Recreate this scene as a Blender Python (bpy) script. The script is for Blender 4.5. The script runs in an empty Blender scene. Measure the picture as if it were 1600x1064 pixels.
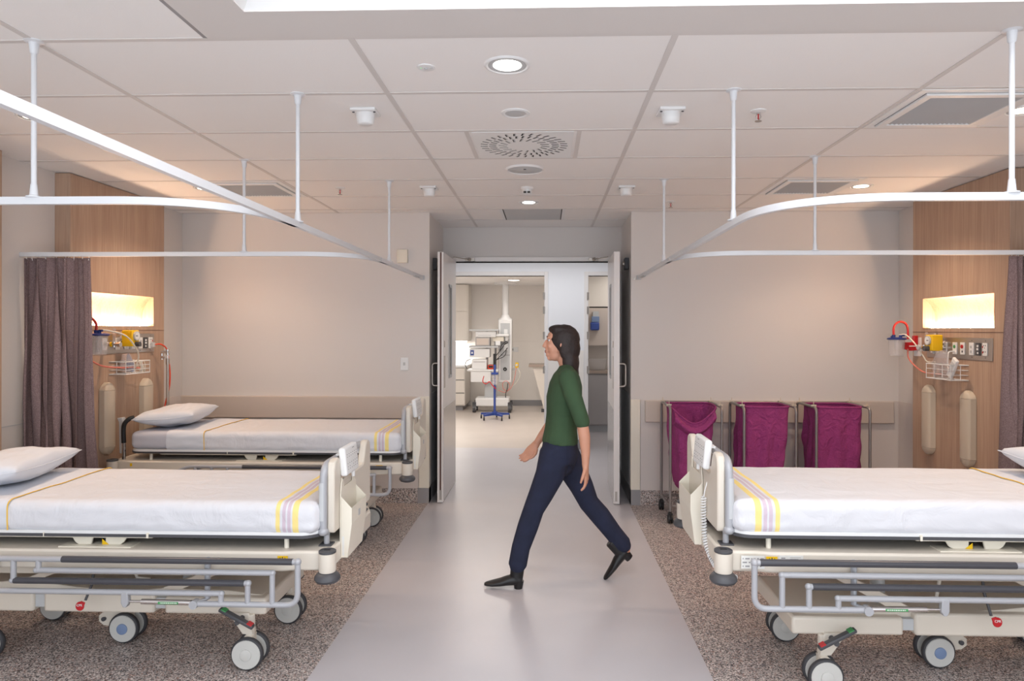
import bpy, bmesh, math, random
from mathutils import Vector, Matrix, noise
random.seed(7)
PI = math.pi
C = bpy.context.scene.collection
S = bpy.context.scene

# ------------------------------------------------------------ camera
cam = bpy.data.cameras.new('camera'); co = bpy.data.objects.new('camera', cam); C.objects.link(co)
co.location = (0, 0, 1.6)
co.rotation_euler = (Matrix.Rotation(0.0313, 4, 'Z') @ Matrix.Rotation(PI/2, 4, 'X') @ Matrix.Rotation(0.0015, 4, 'Z')).to_euler()
cam.lens = 24.0; cam.sensor_width = 36.0; cam.shift_x = -20.6/1600; cam.shift_y = -16/1600
cam.clip_start = 0.05
S.camera = co
# ------------------------------------------------------------ view and world
S.view_settings.view_transform = 'Standard'; S.view_settings.look = 'None'
S.view_settings.gamma = 1.0; S.view_settings.use_curve_mapping = False
S.view_settings.exposure = 0.10
W = bpy.data.worlds.new('world'); S.world = W; W.use_nodes = True
bg = W.node_tree.nodes['Background']; bg.inputs[0].default_value = (.86, .93, 1.0, 1); bg.inputs[1].default_value = 2.3
COFFER_W = 40; SPOT_WARM = 52; SPOT_MID = 14; CORR_W = 11; ROOM_W = 47; ROOM2_W = 7; NICHE_E = 125

def area_light(name, loc, sx, sy, w, col, parent=None):
    l = bpy.data.lights.new(name, 'AREA'); l.shape = 'RECTANGLE'; l.size = sx; l.size_y = sy; l.energy = w; l.color = col
    o = bpy.data.objects.new(name, l); C.objects.link(o); o.location = loc; o.visible_camera = True
    if parent: o.parent = parent
    return o
def spot_light(name, loc, w, col, ang=2.3, blend=.6, r=.06, parent=None):
    l = bpy.data.lights.new(name, 'SPOT'); l.energy = w; l.color = col; l.spot_size = ang; l.spot_blend = blend; l.shadow_soft_size = r
    o = bpy.data.objects.new(name, l); C.objects.link(o); o.location = loc
    if parent: o.parent = parent
    return o

# ------------------------------------------------------------ materials
def lin(c):
    return tuple(((x/255)/12.92 if x/255 <= .04045 else ((x/255+.055)/1.055)**2.4) for x in c) + (1,)
def mat(name, col, rough=.5, metal=0, bump=0, bscale=60, trans=0, emit=None, es=0, alpha=1, coat=0, var=0, vscale=3):
    m = bpy.data.materials.new(name); m.use_nodes = True; t = m.node_tree; b = t.nodes['Principled BSDF']
    b.inputs['Base Color'].default_value = lin(col); b.inputs['Roughness'].default_value = rough; b.inputs['Metallic'].default_value = metal
    if trans: b.inputs['Transmission Weight'].default_value = trans; b.inputs['IOR'].default_value = 1.2
    if emit: b.inputs['Emission Color'].default_value = lin(emit); b.inputs['Emission Strength'].default_value = es
    if alpha < 1: b.inputs['Alpha'].default_value = alpha
    if coat: b.inputs['Coat Weight'].default_value = coat
    tc = t.nodes.new('ShaderNodeTexCoord')
    if bump:
        n = t.nodes.new('ShaderNodeTexNoise'); n.inputs['Scale'].default_value = bscale; n.inputs['Detail'].default_value = 4
        t.links.new(tc.outputs['Object'], n.inputs['Vector'])
        bp = t.nodes.new('ShaderNodeBump'); bp.inputs['Strength'].default_value = bump; bp.inputs['Distance'].default_value = .01
        t.links.new(n.outputs['Fac'], bp.inputs['Height']); t.links.new(bp.outputs['Normal'], b.inputs['Normal'])
    if var:
        n = t.nodes.new('ShaderNodeTexNoise'); n.inputs['Scale'].default_value = vscale; n.inputs['Detail'].default_value = 3
        t.links.new(tc.outputs['Object'], n.inputs['Vector'])
        r = t.nodes.new('ShaderNodeValToRGB'); r.color_ramp.elements[0].position = .3; r.color_ramp.elements[1].position = .7
        r.color_ramp.elements[0].color = tuple(x*(1-var) for x in lin(col)[:3])+(1,); r.color_ramp.elements[1].color = tuple(min(1, x*(1+var)) for x in lin(col)[:3])+(1,)
        t.links.new(n.outputs['Fac'], r.inputs['Fac']); t.links.new(r.outputs['Color'], b.inputs['Base Color'])
    return m
M = {}
M['tile'] = mat('ceiling_tile', (243, 240, 238), .95, bump=.08, bscale=220)
M['grid'] = mat('grid_bar', (216, 211, 208), .6, var=.02)
M['paint'] = mat('wall_paint', (218, 213, 210), .8, bump=.03, bscale=150)
M['bluepaint'] = mat('corridor_paint', (238, 239, 243), .6, bump=.02, bscale=150)
M['roompaint'] = mat('room_paint', (242, 236, 230), .7, bump=.02, bscale=150)
M['sheetwall'] = mat('wall_sheet', (214, 205, 200), .45, bump=.02, bscale=90)
M['bumper'] = mat('bumper_board', (204, 191, 181), .5, bump=.02, bscale=90)
M['corrfloor'] = mat('corridor_vinyl', (193, 189, 193), .3, bump=.02, bscale=200, var=.03, vscale=2)
M['roomfloor'] = mat('room_vinyl', (198, 188, 180), .35, bump=.02, bscale=200, var=.04, vscale=2)
M['greyskirt'] = mat('grey_skirting', (150, 148, 150), .5, var=.02)
M['cream'] = mat('cream_plastic', (218, 209, 196), .42, var=.015)
M['creamlight'] = mat('cream_plastic_light', (232, 225, 210), .4, var=.015)
M['padcream'] = mat('pad_plastic', (205, 192, 174), .5, var=.02)
M['railgrey'] = mat('grey_painted_tube', (172, 173, 178), .38, metal=.15, var=.02)
M['raildark'] = mat('charcoal_tube', (66, 66, 72), .32, var=.03)
M['black'] = mat('black_rubber', (28, 27, 29), .5, var=.05)
M['darkgrey'] = mat('dark_grey_plastic', (72, 72, 76), .45, var=.03)
M['tyre'] = mat('tyre', (62, 62, 66), .6, var=.05)
M['disc'] = mat('castor_disc', (200, 199, 195), .4, var=.02)
M['blue'] = mat('blue_plastic', (120, 140, 175), .4, var=.03)
M['chrome'] = mat('chrome', (215, 213, 212), .2, metal=1, var=.02)
M['steel'] = mat('brushed_steel', (180, 172, 165), .32, metal=.85, bump=.05, bscale=300)
M['tube'] = mat('trolley_tube', (140, 134, 132), .35, metal=.5, var=.03)
M['red'] = mat('red_plastic', (190, 25, 35), .35, var=.03)
M['redtube'] = mat('red_rubber', (196, 28, 22), .3, var=.04)
M['green'] = mat('green_label', (70, 150, 90), .5, var=.03)
M['white'] = mat('white_plastic', (232, 232, 232), .35, var=.01)
M['rail'] = mat('white_track', (222, 224, 228), .35, metal=.0, var=.01)
M['yellow'] = mat('yellow_plastic', (240, 195, 10), .4, var=.04)
M['pipe'] = mat('yellow_piping', (235, 190, 80), .7, var=.03)
M['navy'] = mat('navy_plastic', (28, 50, 120), .4, var=.05)
M['fitted'] = mat('fitted_sheet', (196, 196, 206), .9, bump=.25, bscale=9)
M['pillow'] = mat('pillow_cotton', (216, 219, 227), .9, bump=.2, bscale=10)
M['pink'] = mat('pink_tubing', (225, 130, 115), .4, var=.03)
M['clear'] = mat('clear_plastic', (236, 232, 232), .15, alpha=.2, var=.01)
M['film'] = mat('plastic_film', (220, 212, 214), .2, alpha=.28, var=.02)
M['orange'] = mat('orange_cord', (228, 66, 34), .45, var=.03)
M['ltgrey'] = mat('light_grey_plastic', (190, 192, 194), .45, var=.02)
M['doorwhite'] = mat('door_laminate', (232, 228, 226), .3, var=.01)
M['doorbrown'] = mat('door_core', (96, 66, 58), .6, var=.08)
M['kick'] = mat('kick_plate', (190, 188, 188), .22, metal=.55, var=.02)
M['dark'] = mat('dark_gap', (22, 21, 22), .8, var=.05)
M['cabinet'] = mat('cabinet_laminate', (232, 225, 216), .4, var=.01)
M['greycab'] = mat('grey_cabinet', (168, 164, 164), .4, var=.02)
M['benchtop'] = mat('bench_top', (165, 148, 136), .4, var=.08)
M['skin'] = mat('skin', (205, 150, 125), .5, var=.04, vscale=12)
M['hair'] = mat('hair', (38, 26, 24), .6, bump=.4, bscale=60, var=.2, vscale=30)
M['shirt'] = mat('green_jersey', (56, 80, 54), .9, bump=.3, bscale=14, var=.08, vscale=8)
M['jeans'] = mat('navy_denim', (30, 35, 58), .9, bump=.3, bscale=20, var=.15, vscale=14)
M['boot'] = mat('black_leather', (24, 23, 25), .4, bump=.1, bscale=40)
M['lip'] = mat('lips', (165, 85, 80), .5, var=.02)
M['eye'] = mat('eye_dark', (40, 28, 25), .3, var=.02)
M['lampwhite'] = mat('lamp_diffuser', (255, 255, 255), .5, emit=(255, 250, 242), es=9)
M['panelwhite'] = mat('added_panel_glow', (255, 255, 255), .5, emit=(255, 252, 248), es=.9)  # glow of the added, unseen panels beyond the doors
M['lampwarm'] = mat('warm_lamp_diffuser', (255, 240, 220), .5, emit=(255, 232, 200), es=9)
M['coffer'] = mat('coffer_diffuser', (255, 255, 255), .6, emit=(246, 249, 255), es=1.2)
M['led'] = mat('led_strip', (255, 220, 170), .5, emit=(255, 214, 176), es=NICHE_E)
M['ledgreen'] = mat('indicator', (80, 220, 100), .5, emit=(90, 230, 110), es=1.5)
M['fabricblue'] = mat('blue_enamel', (52, 76, 150), .4, var=.03)
M['sign'] = mat('printed_label', (225, 224, 220), .5, var=.01)
M['ink'] = mat('ink', (60, 60, 66), .6, var=.02)
M['amber'] = mat('amber_sticker', (215, 165, 80), .5, var=.05)
M['glass'] = mat('vision_glass', (150, 156, 165), .1, alpha=.45, var=.01)

def nt(m): return m.node_tree, m.node_tree.nodes, m.node_tree.links, m.node_tree.nodes['Principled BSDF']
def wood(name, c1, c2):
    m = mat(name, c1, .55); t, N, L, b = nt(m)
    tc = N.new('ShaderNodeTexCoord'); mp = N.new('ShaderNodeMapping'); mp.inputs['Scale'].default_value = (130, 130, 3)
    n = N.new('ShaderNodeTexNoise'); n.inputs['Scale'].default_value = 1; n.inputs['Detail'].default_value = 6; n.inputs['Distortion'].default_value = .3
    n2 = N.new('ShaderNodeTexNoise'); n2.inputs['Scale'].default_value = 1; n2.inputs['Detail'].default_value = 2
    mp2 = N.new('ShaderNodeMapping'); mp2.inputs['Scale'].default_value = (14, 14, .5)
    r = N.new('ShaderNodeValToRGB'); r.color_ramp.elements[0].position = .3; r.color_ramp.elements[1].position = .72
    r.color_ramp.elements[0].color = lin(c1); r.color_ramp.elements[1].color = lin(c2)
    ad = N.new('ShaderNodeMath'); ad.operation = 'MULTIPLY_ADD'; ad.inputs[1].default_value = .35
    L.new(tc.outputs['Object'], mp.inputs['Vector']); L.new(mp.outputs[0], n.inputs['Vector'])
    L.new(tc.outputs['Object'], mp2.inputs['Vector']); L.new(mp2.outputs[0], n2.inputs['Vector'])
    sc = N.new('ShaderNodeMath'); sc.operation = 'MULTIPLY'; sc.inputs[1].default_value = .65
    L.new(n.outputs['Fac'], sc.inputs[0]); L.new(n2.outputs['Fac'], ad.inputs[0]); L.new(sc.outputs[0], ad.inputs[2])
    L.new(ad.outputs[0], r.inputs['Fac']); L.new(r.outputs['Color'], b.inputs['Base Color'])
    bp = N.new('ShaderNodeBump'); bp.inputs['Strength'].default_value = .08; bp.inputs['Distance'].default_value = .002
    L.new(n.outputs['Fac'], bp.inputs['Height']); L.new(bp.outputs['Normal'], b.inputs['Normal'])
    return m
M['wood'] = wood('timber_veneer', (166, 136, 116), (198, 170, 148))
def speckle(name):
    m = mat(name, (150, 135, 128), .45); t, N, L, b = nt(m)
    tc = N.new('ShaderNodeTexCoord'); v = N.new('ShaderNodeTexVoronoi'); v.inputs['Scale'].default_value = 175; v.inputs['Randomness'].default_value = 1
    L.new(tc.outputs['Object'], v.inputs['Vector'])
    sp = N.new('ShaderNodeSeparateColor'); L.new(v.outputs['Color'], sp.inputs[0])
    r = N.new('ShaderNodeValToRGB'); r.color_ramp.interpolation = 'CONSTANT'
    els = [(0, (52, 49, 51)), (.13, (116, 106, 104)), (.3, (162, 151, 147)), (.52, (196, 185, 180)), (.74, (224, 214, 209)), (.9, (164, 126, 114)), (.96, (122, 126, 132))]
    for i, (p, c) in enumerate(els):
        e = r.color_ramp.elements[i] if i < 2 else r.color_ramp.elements.new(p)
        e.position = p; e.color = lin(c)
    L.new(sp.outputs[0], r.inputs['Fac']); L.new(r.outputs['Color'], b.inputs['Base Color'])
    return m
M['speck'] = speckle('speckled_safety_vinyl')
def sheetmat():
    m = mat('striped_sheet', (236, 236, 238), .9); t, N, L, b = nt(m)
    tc = N.new('ShaderNodeTexCoord'); sx = N.new('ShaderNodeSeparateXYZ'); L.new(tc.outputs['Object'], sx.inputs[0])
    r = N.new('ShaderNodeValToRGB'); r.color_ramp.interpolation = 'CONSTANT'
    wh = (217, 217, 222); ye = (240, 218, 142); li = (205, 188, 200)
    els = [(0, wh), (.095, ye), (.122, wh), (.131, li), (.147, wh), (.154, li), (.170, wh), (.180, ye), (.203, wh)]
    for i, (p, c) in enumerate(els):
        e = r.color_ramp.elements[i] if i < 2 else r.color_ramp.elements.new(p)
        e.position = p; e.color = lin(c)
    ab = N.new('ShaderNodeMath'); ab.operation = 'ABSOLUTE'; L.new(sx.outputs[0], ab.inputs[0])
    L.new(ab.outputs[0], r.inputs['Fac']); L.new(r.outputs['Color'], b.inputs['Base Color'])
    n = N.new('ShaderNodeTexNoise'); n.inputs['Scale'].default_value = 5; n.inputs['Detail'].default_value = 6; n.inputs['Distortion'].default_value = 1.6
    L.new(tc.outputs['Object'], n.inputs['Vector'])
    bp = N.new('ShaderNodeBump'); bp.inputs['Strength'].default_value = .55; bp.inputs['Distance'].default_value = .025
    L.new(n.outputs['Fac'], bp.inputs['Height']); L.new(bp.outputs['Normal'], b.inputs['Normal'])
    return m
M['sheet'] = sheetmat()
def weave(name, c, c2, wr=0):
    m = mat(name, c, .95); t, N, L, b = nt(m)
    tc = N.new('ShaderNodeTexCoord'); n = N.new('ShaderNodeTexNoise'); n.inputs['Scale'].default_value = 300; n.inputs['Detail'].default_value = 2
    mp = N.new('ShaderNodeMapping'); mp.inputs['Scale'].default_value = (1, 1, .5)
    L.new(tc.outputs['Object'], mp.inputs['Vector']); L.new(mp.outputs[0], n.inputs['Vector'])
    r = N.new('ShaderNodeValToRGB'); r.color_ramp.elements[0].position = .35; r.color_ramp.elements[1].position = .65
    r.color_ramp.elements[0].color = lin(c); r.color_ramp.elements[1].color = lin(c2)
    L.new(n.outputs['Fac'], r.inputs['Fac']); L.new(r.outputs['Color'], b.inputs['Base Color'])
    if wr:
        n3 = N.new('ShaderNodeTexNoise'); n3.inputs['Scale'].default_value = 12; n3.inputs['Detail'].default_value = 5; n3.inputs['Distortion'].default_value = 2
        L.new(tc.outputs['Object'], n3.inputs['Vector'])
        bp = N.new('ShaderNodeBump'); bp.inputs['Strength'].default_value = wr; bp.inputs['Distance'].default_value = .02
        L.new(n3.outputs['Fac'], bp.inputs['Height']); L.new(bp.outputs['Normal'], b.inputs['Normal'])
    return m
M['curtain'] = weave('mauve_curtain_cloth', (104, 86, 89), (138, 119, 120))
M['purple'] = weave('purple_cloth', (142, 50, 108), (160, 64, 124), .8)

# ------------------------------------------------------------ mesh builder
class G:
    def __init__(s): s.v = []; s.f = []; s.mi = []; s.cur = 0
    def add(s, v, f):
        n = len(s.v); s.v += [tuple(p) for p in v]; s.f += [[i+n for i in q] for q in f]; s.mi += [s.cur]*len(f); return s
    def box(s, a, b, rot=None):
        x0, y0, z0 = [min(p, q) for p, q in zip(a, b)]; x1, y1, z1 = [max(p, q) for p, q in zip(a, b)]
        v = [(x0,y0,z0),(x1,y0,z0),(x1,y1,z0),(x0,y1,z0),(x0,y0,z1),(x1,y0,z1),(x1,y1,z1),(x0,y1,z1)]
        if rot is not None:
            c = Vector(((x0+x1)/2, (y0+y1)/2, (z0+z1)/2)); v = [c + rot @ (Vector(p)-c) for p in v]
        return s.add(v, [(3,2,1,0),(4,5,6,7),(0,1,5,4),(1,2,6,5),(2,3,7,6),(3,0,4,7)])
    def rbox(s, a, b, r, res=(6,6,6), rot=None, fn=None):
        lo = Vector([min(p, q) for p, q in zip(a, b)]); hi = Vector([max(p, q) for p, q in zip(a, b)]); c = (lo+hi)/2; h = (hi-lo)/2
        bm = bmesh.new(); idx = {}; vs = []; fs = []
        k = 4   # extra loops inside each rounded edge
        def coords(i):
            n = res[i]; inner = [-(h[i]-r) + 2*(h[i]-r)*j/n for j in range(n+1)]
            e = [r*math.tan((j/k)*PI/4) for j in range(1, k+1)]
            return [inner[0]-x for x in reversed(e)] + inner + [inner[-1]+x for x in e]
        cs = [coords(i) for i in range(3)]
        def vert(p):
            key = tuple(round(x, 6) for x in p)
            if key not in idx:
                q = Vector([max(-(h[i]-r), min(h[i]-r, p[i])) for i in range(3)]); d = Vector(p)-q
                o = q + (d.normalized()*r if d.length > 1e-9 else d)
                idx[key] = len(vs); vs.append(o)
            return idx[key]
        for ax in range(3):
            u, w = [i for i in range(3) if i != ax]
            for sg in (0, -1):
                for i in range(len(cs[u])-1):
                    for j in range(len(cs[w])-1):
                        q = []
                        for (ii, jj) in ((i,j),(i+1,j),(i+1,j+1),(i,j+1)):
                            p = [0,0,0]; p[ax] = cs[ax][sg]; p[u] = cs[u][ii]; p[w] = cs[w][jj]; q.append(vert(p))
                        flip = (sg == 0) ^ (ax == 1)
                        fs.append(q[::-1] if flip else q)
        bm.free()
        vs = [c + (rot @ p if rot is not None else p) for p in vs]
        if fn: vs = [fn(p) for p in vs]
        return s.add(vs, fs)
    def cyl(s, p0, p1, r0, r1=None, n=16, caps=True):
        if r1 is None: r1 = r0
        p0 = Vector(p0); p1 = Vector(p1); d = (p1-p0).normalized(); u = d.orthogonal().normalized(); w = d.cross(u)
        v = []
        for p, r in ((p0, r0), (p1, r1)):
            for i in range(n): a = 2*PI*i/n; v.append(p + u*math.cos(a)*r + w*math.sin(a)*r)
        f = [(i, (i+1) % n, n+(i+1) % n, n+i) for i in range(n)]
        if caps: f += [tuple(range(n))[::-1], tuple(range(n, 2*n))]
        return s.add(v, f)
    def lathe(s, prof, c=(0,0,0), axis='Z', n=24, closed=False):
        v = []; f = []
        for (r, h) in prof:
            for i in range(n):
                a = 2*PI*i/n; x, y = r*math.cos(a), r*math.sin(a)
                p = {'Z': (x, y, h), 'Y': (x, h, -y), 'X': (h, x, y)}[axis]
                v.append((p[0]+c[0], p[1]+c[1], p[2]+c[2]))
        m = len(prof)
        for k in range(m-1):
            for i in range(n): f.append((k*n+i, k*n+(i+1) % n, (k+1)*n+(i+1) % n, (k+1)*n+i))
        if closed:
            for i in range(n): f.append(((m-1)*n+i, (m-1)*n+(i+1) % n, (i+1) % n, i))
        else:
            f += [tuple(range(n))[::-1], tuple(range((m-1)*n, m*n))]
        return s.add(v, f)
    def tube(s, path, r, n=10, caps=True, closed=False):
        P = [Vector(p) for p in path]; R = r if isinstance(r, (list, tuple)) else [r]*len(P)
        v = []; up = None
        for i, p in enumerate(P):
            if closed: t = (P[(i+1) % len(P)]-P[i-1]).normalized()
            else: t = (P[min(i+1, len(P)-1)]-P[max(i-1, 0)]).normalized()
            if up is None: up = t.orthogonal().normalized()
            up = (up - t*up.dot(t)).normalized(); w = t.cross(up)
            for k in range(n): a = 2*PI*k/n; v.append(p + up*math.cos(a)*R[i] + w*math.sin(a)*R[i])
        f = []; m = len(P)
        for i in range(m if closed else m-1):
            j = (i+1) % m
            for k in range(n): f.append((i*n+k, i*n+(k+1) % n, j*n+(k+1) % n, j*n+k))
        if caps and not closed: f += [tuple(range(n))[::-1], tuple(range((m-1)*n, m*n))]
        return s.add(v, f)
    def prism(s, poly, axis, a, b):
        def q(p, h): return {'Z': (p[0], p[1], h), 'Y': (p[0], h, p[1]), 'X': (h, p[0], p[1])}[axis]
        n = len(poly); v = [q(p, a) for p in poly] + [q(p, b) for p in poly]
        return s.add(v, [tuple(range(n))[::-1], tuple(range(n, 2*n))] + [(i, (i+1) % n, n+(i+1) % n, n+i) for i in range(n)])
    def strip(s, path, h0, h1, hw, up=(0,0,1)):
        P = [Vector(p) for p in path]; v = []
        for i, p in enumerate(P):
            t = (P[min(i+1, len(P)-1)]-P[max(i-1, 0)]); t.z = 0; t.normalize(); w = Vector((-t.y, t.x, 0))
            v += [p-w*hw+Vector((0,0,h0)), p+w*hw+Vector((0,0,h0)), p+w*hw+Vector((0,0,h1)), p-w*hw+Vector((0,0,h1))]
        f = [(3,2,1,0), tuple(len(v)-4+i for i in range(4))]
        for i in range(len(P)-1):
            for k in range(4): f.append((i*4+k, i*4+(k+1) % 4, i*4+4+(k+1) % 4, i*4+4+k))
        return s.add(v, f)
    def grid(s, fn, nu, nv):
        v = [fn(i/nu, j/nv) for i in range(nu+1) for j in range(nv+1)]
        return s.add(v, [(i*(nv+1)+j, (i+1)*(nv+1)+j, (i+1)*(nv+1)+j+1, i*(nv+1)+j+1) for i in range(nu) for j in range(nv)])
    def loft(s, rings):  # rings: list of (center, a-vector, b-vector)
        n = 20; v = []
        for c, a, b in rings:
            c = Vector(c); a = Vector(a); b = Vector(b)
            for k in range(n): t = 2*PI*k/n; v.append(c + a*math.cos(t) + b*math.sin(t))
        m = len(rings); f = [(i*n+k, i*n+(k+1) % n, (i+1)*n+(k+1) % n, (i+1)*n+k) for i in range(m-1) for k in range(n)]
        f += [tuple(range(n))[::-1], tuple(range((m-1)*n, m*n))]
        return s.add(v, f)
    def ball(s, c, rx, ry=None, rz=None, rot=None, n=16):
        ry = ry or rx; rz = rz or rx; v = []; c = Vector(c); m = n//2
        for i in range(1, m):
            th = PI*i/m
            for k in range(n):
                p = Vector((rx*math.sin(th)*math.cos(2*PI*k/n), ry*math.sin(th)*math.sin(2*PI*k/n), rz*math.cos(th)))
                v.append(c + (rot @ p if rot is not None else p))
        t = Vector((0,0,rz)); v.append(c + (rot @ t if rot is not None else t)); v.append(c - (rot @ t if rot is not None else t))
        T = len(v)-2; B = T+1; f = []
        for i in range(m-2):
            for k in range(n): f.append((i*n+k, (i+1)*n+k, (i+1)*n+(k+1) % n, i*n+(k+1) % n))
        for k in range(n): f.append((T, k, (k+1) % n)); f.append((B, (m-2)*n+(k+1) % n, (m-2)*n+k))
        return s.add(v, f)
    def xf(s, mtx): s.v = [tuple(mtx @ Vector(p)) for p in s.v]; return s
def rot(ax, a): return Matrix.Rotation(a, 3, ax)
def arc(c, r, a0, a1, n, pl='XZ', off=0):
    o = []
    for i in range(n+1):
        a = a0+(a1-a0)*i/n; x, y = r*math.cos(a), r*math.sin(a)
        o.append({'XZ': (c[0]+x, c[1], c[2]+y), 'YZ': (c[0], c[1]+x, c[2]+y), 'XY': (c[0]+x, c[1]+y, c[2])}[pl])
    return o
def fillet(pts, r, n=5):
    P = [Vector(p) for p in pts]; o = [P[0]]
    for i in range(1, len(P)-1):
        a = P[i-1]-P[i]; b = P[i+1]-P[i]; rr = min(r, a.length*.49, b.length*.49); p0 = P[i]+a.normalized()*rr; p2 = P[i]+b.normalized()*rr
        for k in range(n+1): t = k/n; o.append(p0*(1-t)**2 + P[i]*2*t*(1-t) + p2*t*t)
    o.append(P[-1]); return o
def smooth(pts, n=8):
    P = [Vector(p) for p in pts]; P = [P[0]*2-P[1]] + P + [P[-1]*2-P[-2]]; o = []
    for i in range(1, len(P)-2):
        for k in range(n):
            t = k/n; a, b, c, d = P[i-1], P[i], P[i+1], P[i+2]
            o.append(.5*((2*b) + (c-a)*t + (2*a-5*b+4*c-d)*t*t + (3*b-a-3*c+d)*t**3))
    o.append(P[-2]); return o
MESHFIX = []
def obj(name, g, m, parent=None, bevel=0, smoothang=40, mods=None, fix=True):
    me = bpy.data.meshes.new(name); me.from_pydata(g.v, [], g.f)
    ms = m if isinstance(m, (list, tuple)) else [m]
    for x in ms: me.materials.append(M[x] if isinstance(x, str) else x)
    for p, i in zip(me.polygons, g.mi): p.material_index = i
    if fix:
        b = bmesh.new(); b.from_mesh(me); bmesh.ops.recalc_face_normals(b, faces=b.faces); b.to_mesh(me); b.free()
    if smoothang:
        me.polygons.foreach_set('use_smooth', [True]*len(me.polygons)); me.set_sharp_from_angle(angle=math.radians(smoothang))
    me.update()
    o = bpy.data.objects.new(name, me); C.objects.link(o)
    if parent: o.parent = parent
    if bevel:
        b = o.modifiers.new('bevel', 'BEVEL'); b.width = bevel; b.segments = 2; b.limit_method = 'ANGLE'; b.angle_limit = math.radians(50)
    return o
def thing(name, label, cat, loc=(0,0,0), rz=0, group=None):
    o = bpy.data.objects.new(name, None); C.objects.link(o); o.empty_display_size = .1
    o.location = loc; o.rotation_euler = (0, 0, rz); o['label'] = label; o['category'] = cat
    if group: o['group'] = group
    return o
def tag(o, label, cat, group=None, kind=None):
    o['label'] = label; o['category'] = cat
    if group: o['group'] = group
    if kind: o['kind'] = kind
    return o
def recentre(o, c):
    o.data.transform(Matrix.Translation(-Vector(c))); o.location = c; return o
def struct(name, g, m, parent=None, bevel=0, smoothang=0):
    o = obj(name, g, m, parent, bevel, smoothang)
    if not parent: o['kind'] = 'structure'
    return o
def dup(root, loc, label, rz=None, group=None):
    r = root.copy(); C.objects.link(r); r.location = loc
    if rz is not None: r.rotation_euler = (0, 0, rz)
    r['label'] = label
    if group: r['group'] = group
    for ch in list(root.children):
        c = ch.copy(); C.objects.link(c); c.parent = r
        for g2 in list(ch.children):
            d = g2.copy(); C.objects.link(d); d.parent = c
    return r
def text(name, body, size, m, parent, mtx, ext=.0008):
    cu = bpy.data.curves.new(name, 'FONT'); cu.body = body; cu.size = size; cu.align_x = 'CENTER'; cu.align_y = 'CENTER'; cu.extrude = ext
    tmp = bpy.data.objects.new(name, cu); me = bpy.data.meshes.new_from_object(tmp); bpy.data.objects.remove(tmp)
    me.materials.clear(); me.materials.append(M[m]); o = bpy.data.objects.new(name, me); C.objects.link(o)
    if parent: o.parent = parent
    o.matrix_local = mtx; return o

# ============================================================ SETTING
CL = 2.69                      # ceiling height
XL, XR = -3.41, 3.19           # cream side walls
WL, WR = -3.30, 3.08           # timber panel faces
YB, YH = 6.29, 7.20            # bay back wall, door-head wall
RL, RR = -1.085, 0.775         # sides of the doorway recess
YF = -1.1                      # how far the room runs behind the camera

struct('floor', G().box((XL-.2, YF, -.1), (RL-.008, YB+.1, 0)), 'speck')
struct('floor_2', G().box((RR-.01, YF, -.1), (XR+.2, YB+.1, 0)), 'speck')
struct('floor_3', G().box((RL-.008, YF, -.1), (RR-.01, 9.26, .0005)), 'corrfloor')
struct('floor_4', G().box((-3.6, 9.26, -.1), (.5, 14.6, .0005)), 'roomfloor')
struct('floor_5', G().box((.5, 9.26, -.1), (2.4, 11.4, .0005)), 'corrfloor')
struct('floor_6', G().box((RL-.13, YB+.05, -.1), (RL-.008, YH+.02, .0005)).box((RR-.01, YB+.05, -.1), (RR+.13, YH+.02, .0005)).box((-4, YH+.02, -.1), (RL-.008, 9.26, .0005)).box((RR-.01, YH+.02, -.1), (3, 9.26, .0005)), 'corrfloor')

# coffered plaster light well: opening x -1.035..1.95, y YF..2.30
CX0, CX1, CY1 = -1.035, 1.95, 2.30
CY0 = -.7
g = G()
g.box((XL-.1, CY1, CL), (XR+.1, YB+.1, CL+.06)).box((XL-.1, YF, CL), (CX0, CY1, CL+.06)).box((CX1, YF, CL), (XR+.1, CY1, CL+.06)).box((CX0, YF, CL), (CX1, CY0, CL+.06))
g.box((RL-.1, YB+.1, CL), (RR+.1, YH+.1, CL+.06))
ceil_o = struct('ceiling', g, 'tile')
struct('ceiling_2', G().box((-4, YH+.1, 2.62), (3, 9.2, 2.68)), 'tile')
struct('ceiling_3', G().box((-3.6, 9.2, 2.55), (.5, 14.6, 2.6)), 'tile')
struct('ceiling_4', G().box((.5, 9.2, 2.55), (2.4, 11.4, 2.6)), 'tile')
# splayed sides of the coffer and its lit diffuser
S_ = .13; HT = .16
g = G()
a = [(CX0, CY0), (CX1, CY0), (CX1, CY1), (CX0, CY1)]; b = [(CX0+S_, CY0+S_), (CX1-S_, CY0+S_), (CX1-S_, CY1-S_), (CX0+S_, CY1-S_)]
v = [(x, y, CL) for x, y in a]+[(x, y, CL+HT) for x, y in b]+[(x, y, CL) for x, y in [(CX0-.02,CY0-.02),(CX1+.02,CY0-.02),(CX1+.02,CY1+.02),(CX0-.02,CY1+.02)]]
v += [(x, y, CL+HT+.02) for x, y in [(CX0-.02,CY0-.02),(CX1+.02,CY0-.02),(CX1+.02,CY1+.02),(CX0-.02,CY1+.02)]]
g.add(v, [(i, (i+1) % 4, 4+(i+1) % 4, 4+i) for i in range(4)])
t = thing('light_coffer', 'large recessed white light coffer in the plaster ceiling at top of view', 'ceiling light', ((CX0+CX1)/2, (CY0+CY1)/2, CL))
def rel(o, root):
    o.parent = root; o.matrix_parent_inverse = Matrix.Translation(-Vector(root.location)); return o
rel(obj('splayed_frame', g, 'white', None, smoothang=0, fix=False), t)
rel(obj('diffuser', G().box((CX0, CY0, CL+HT), (CX1, CY1, CL+HT+.02)), 'coffer', None), t)
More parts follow.
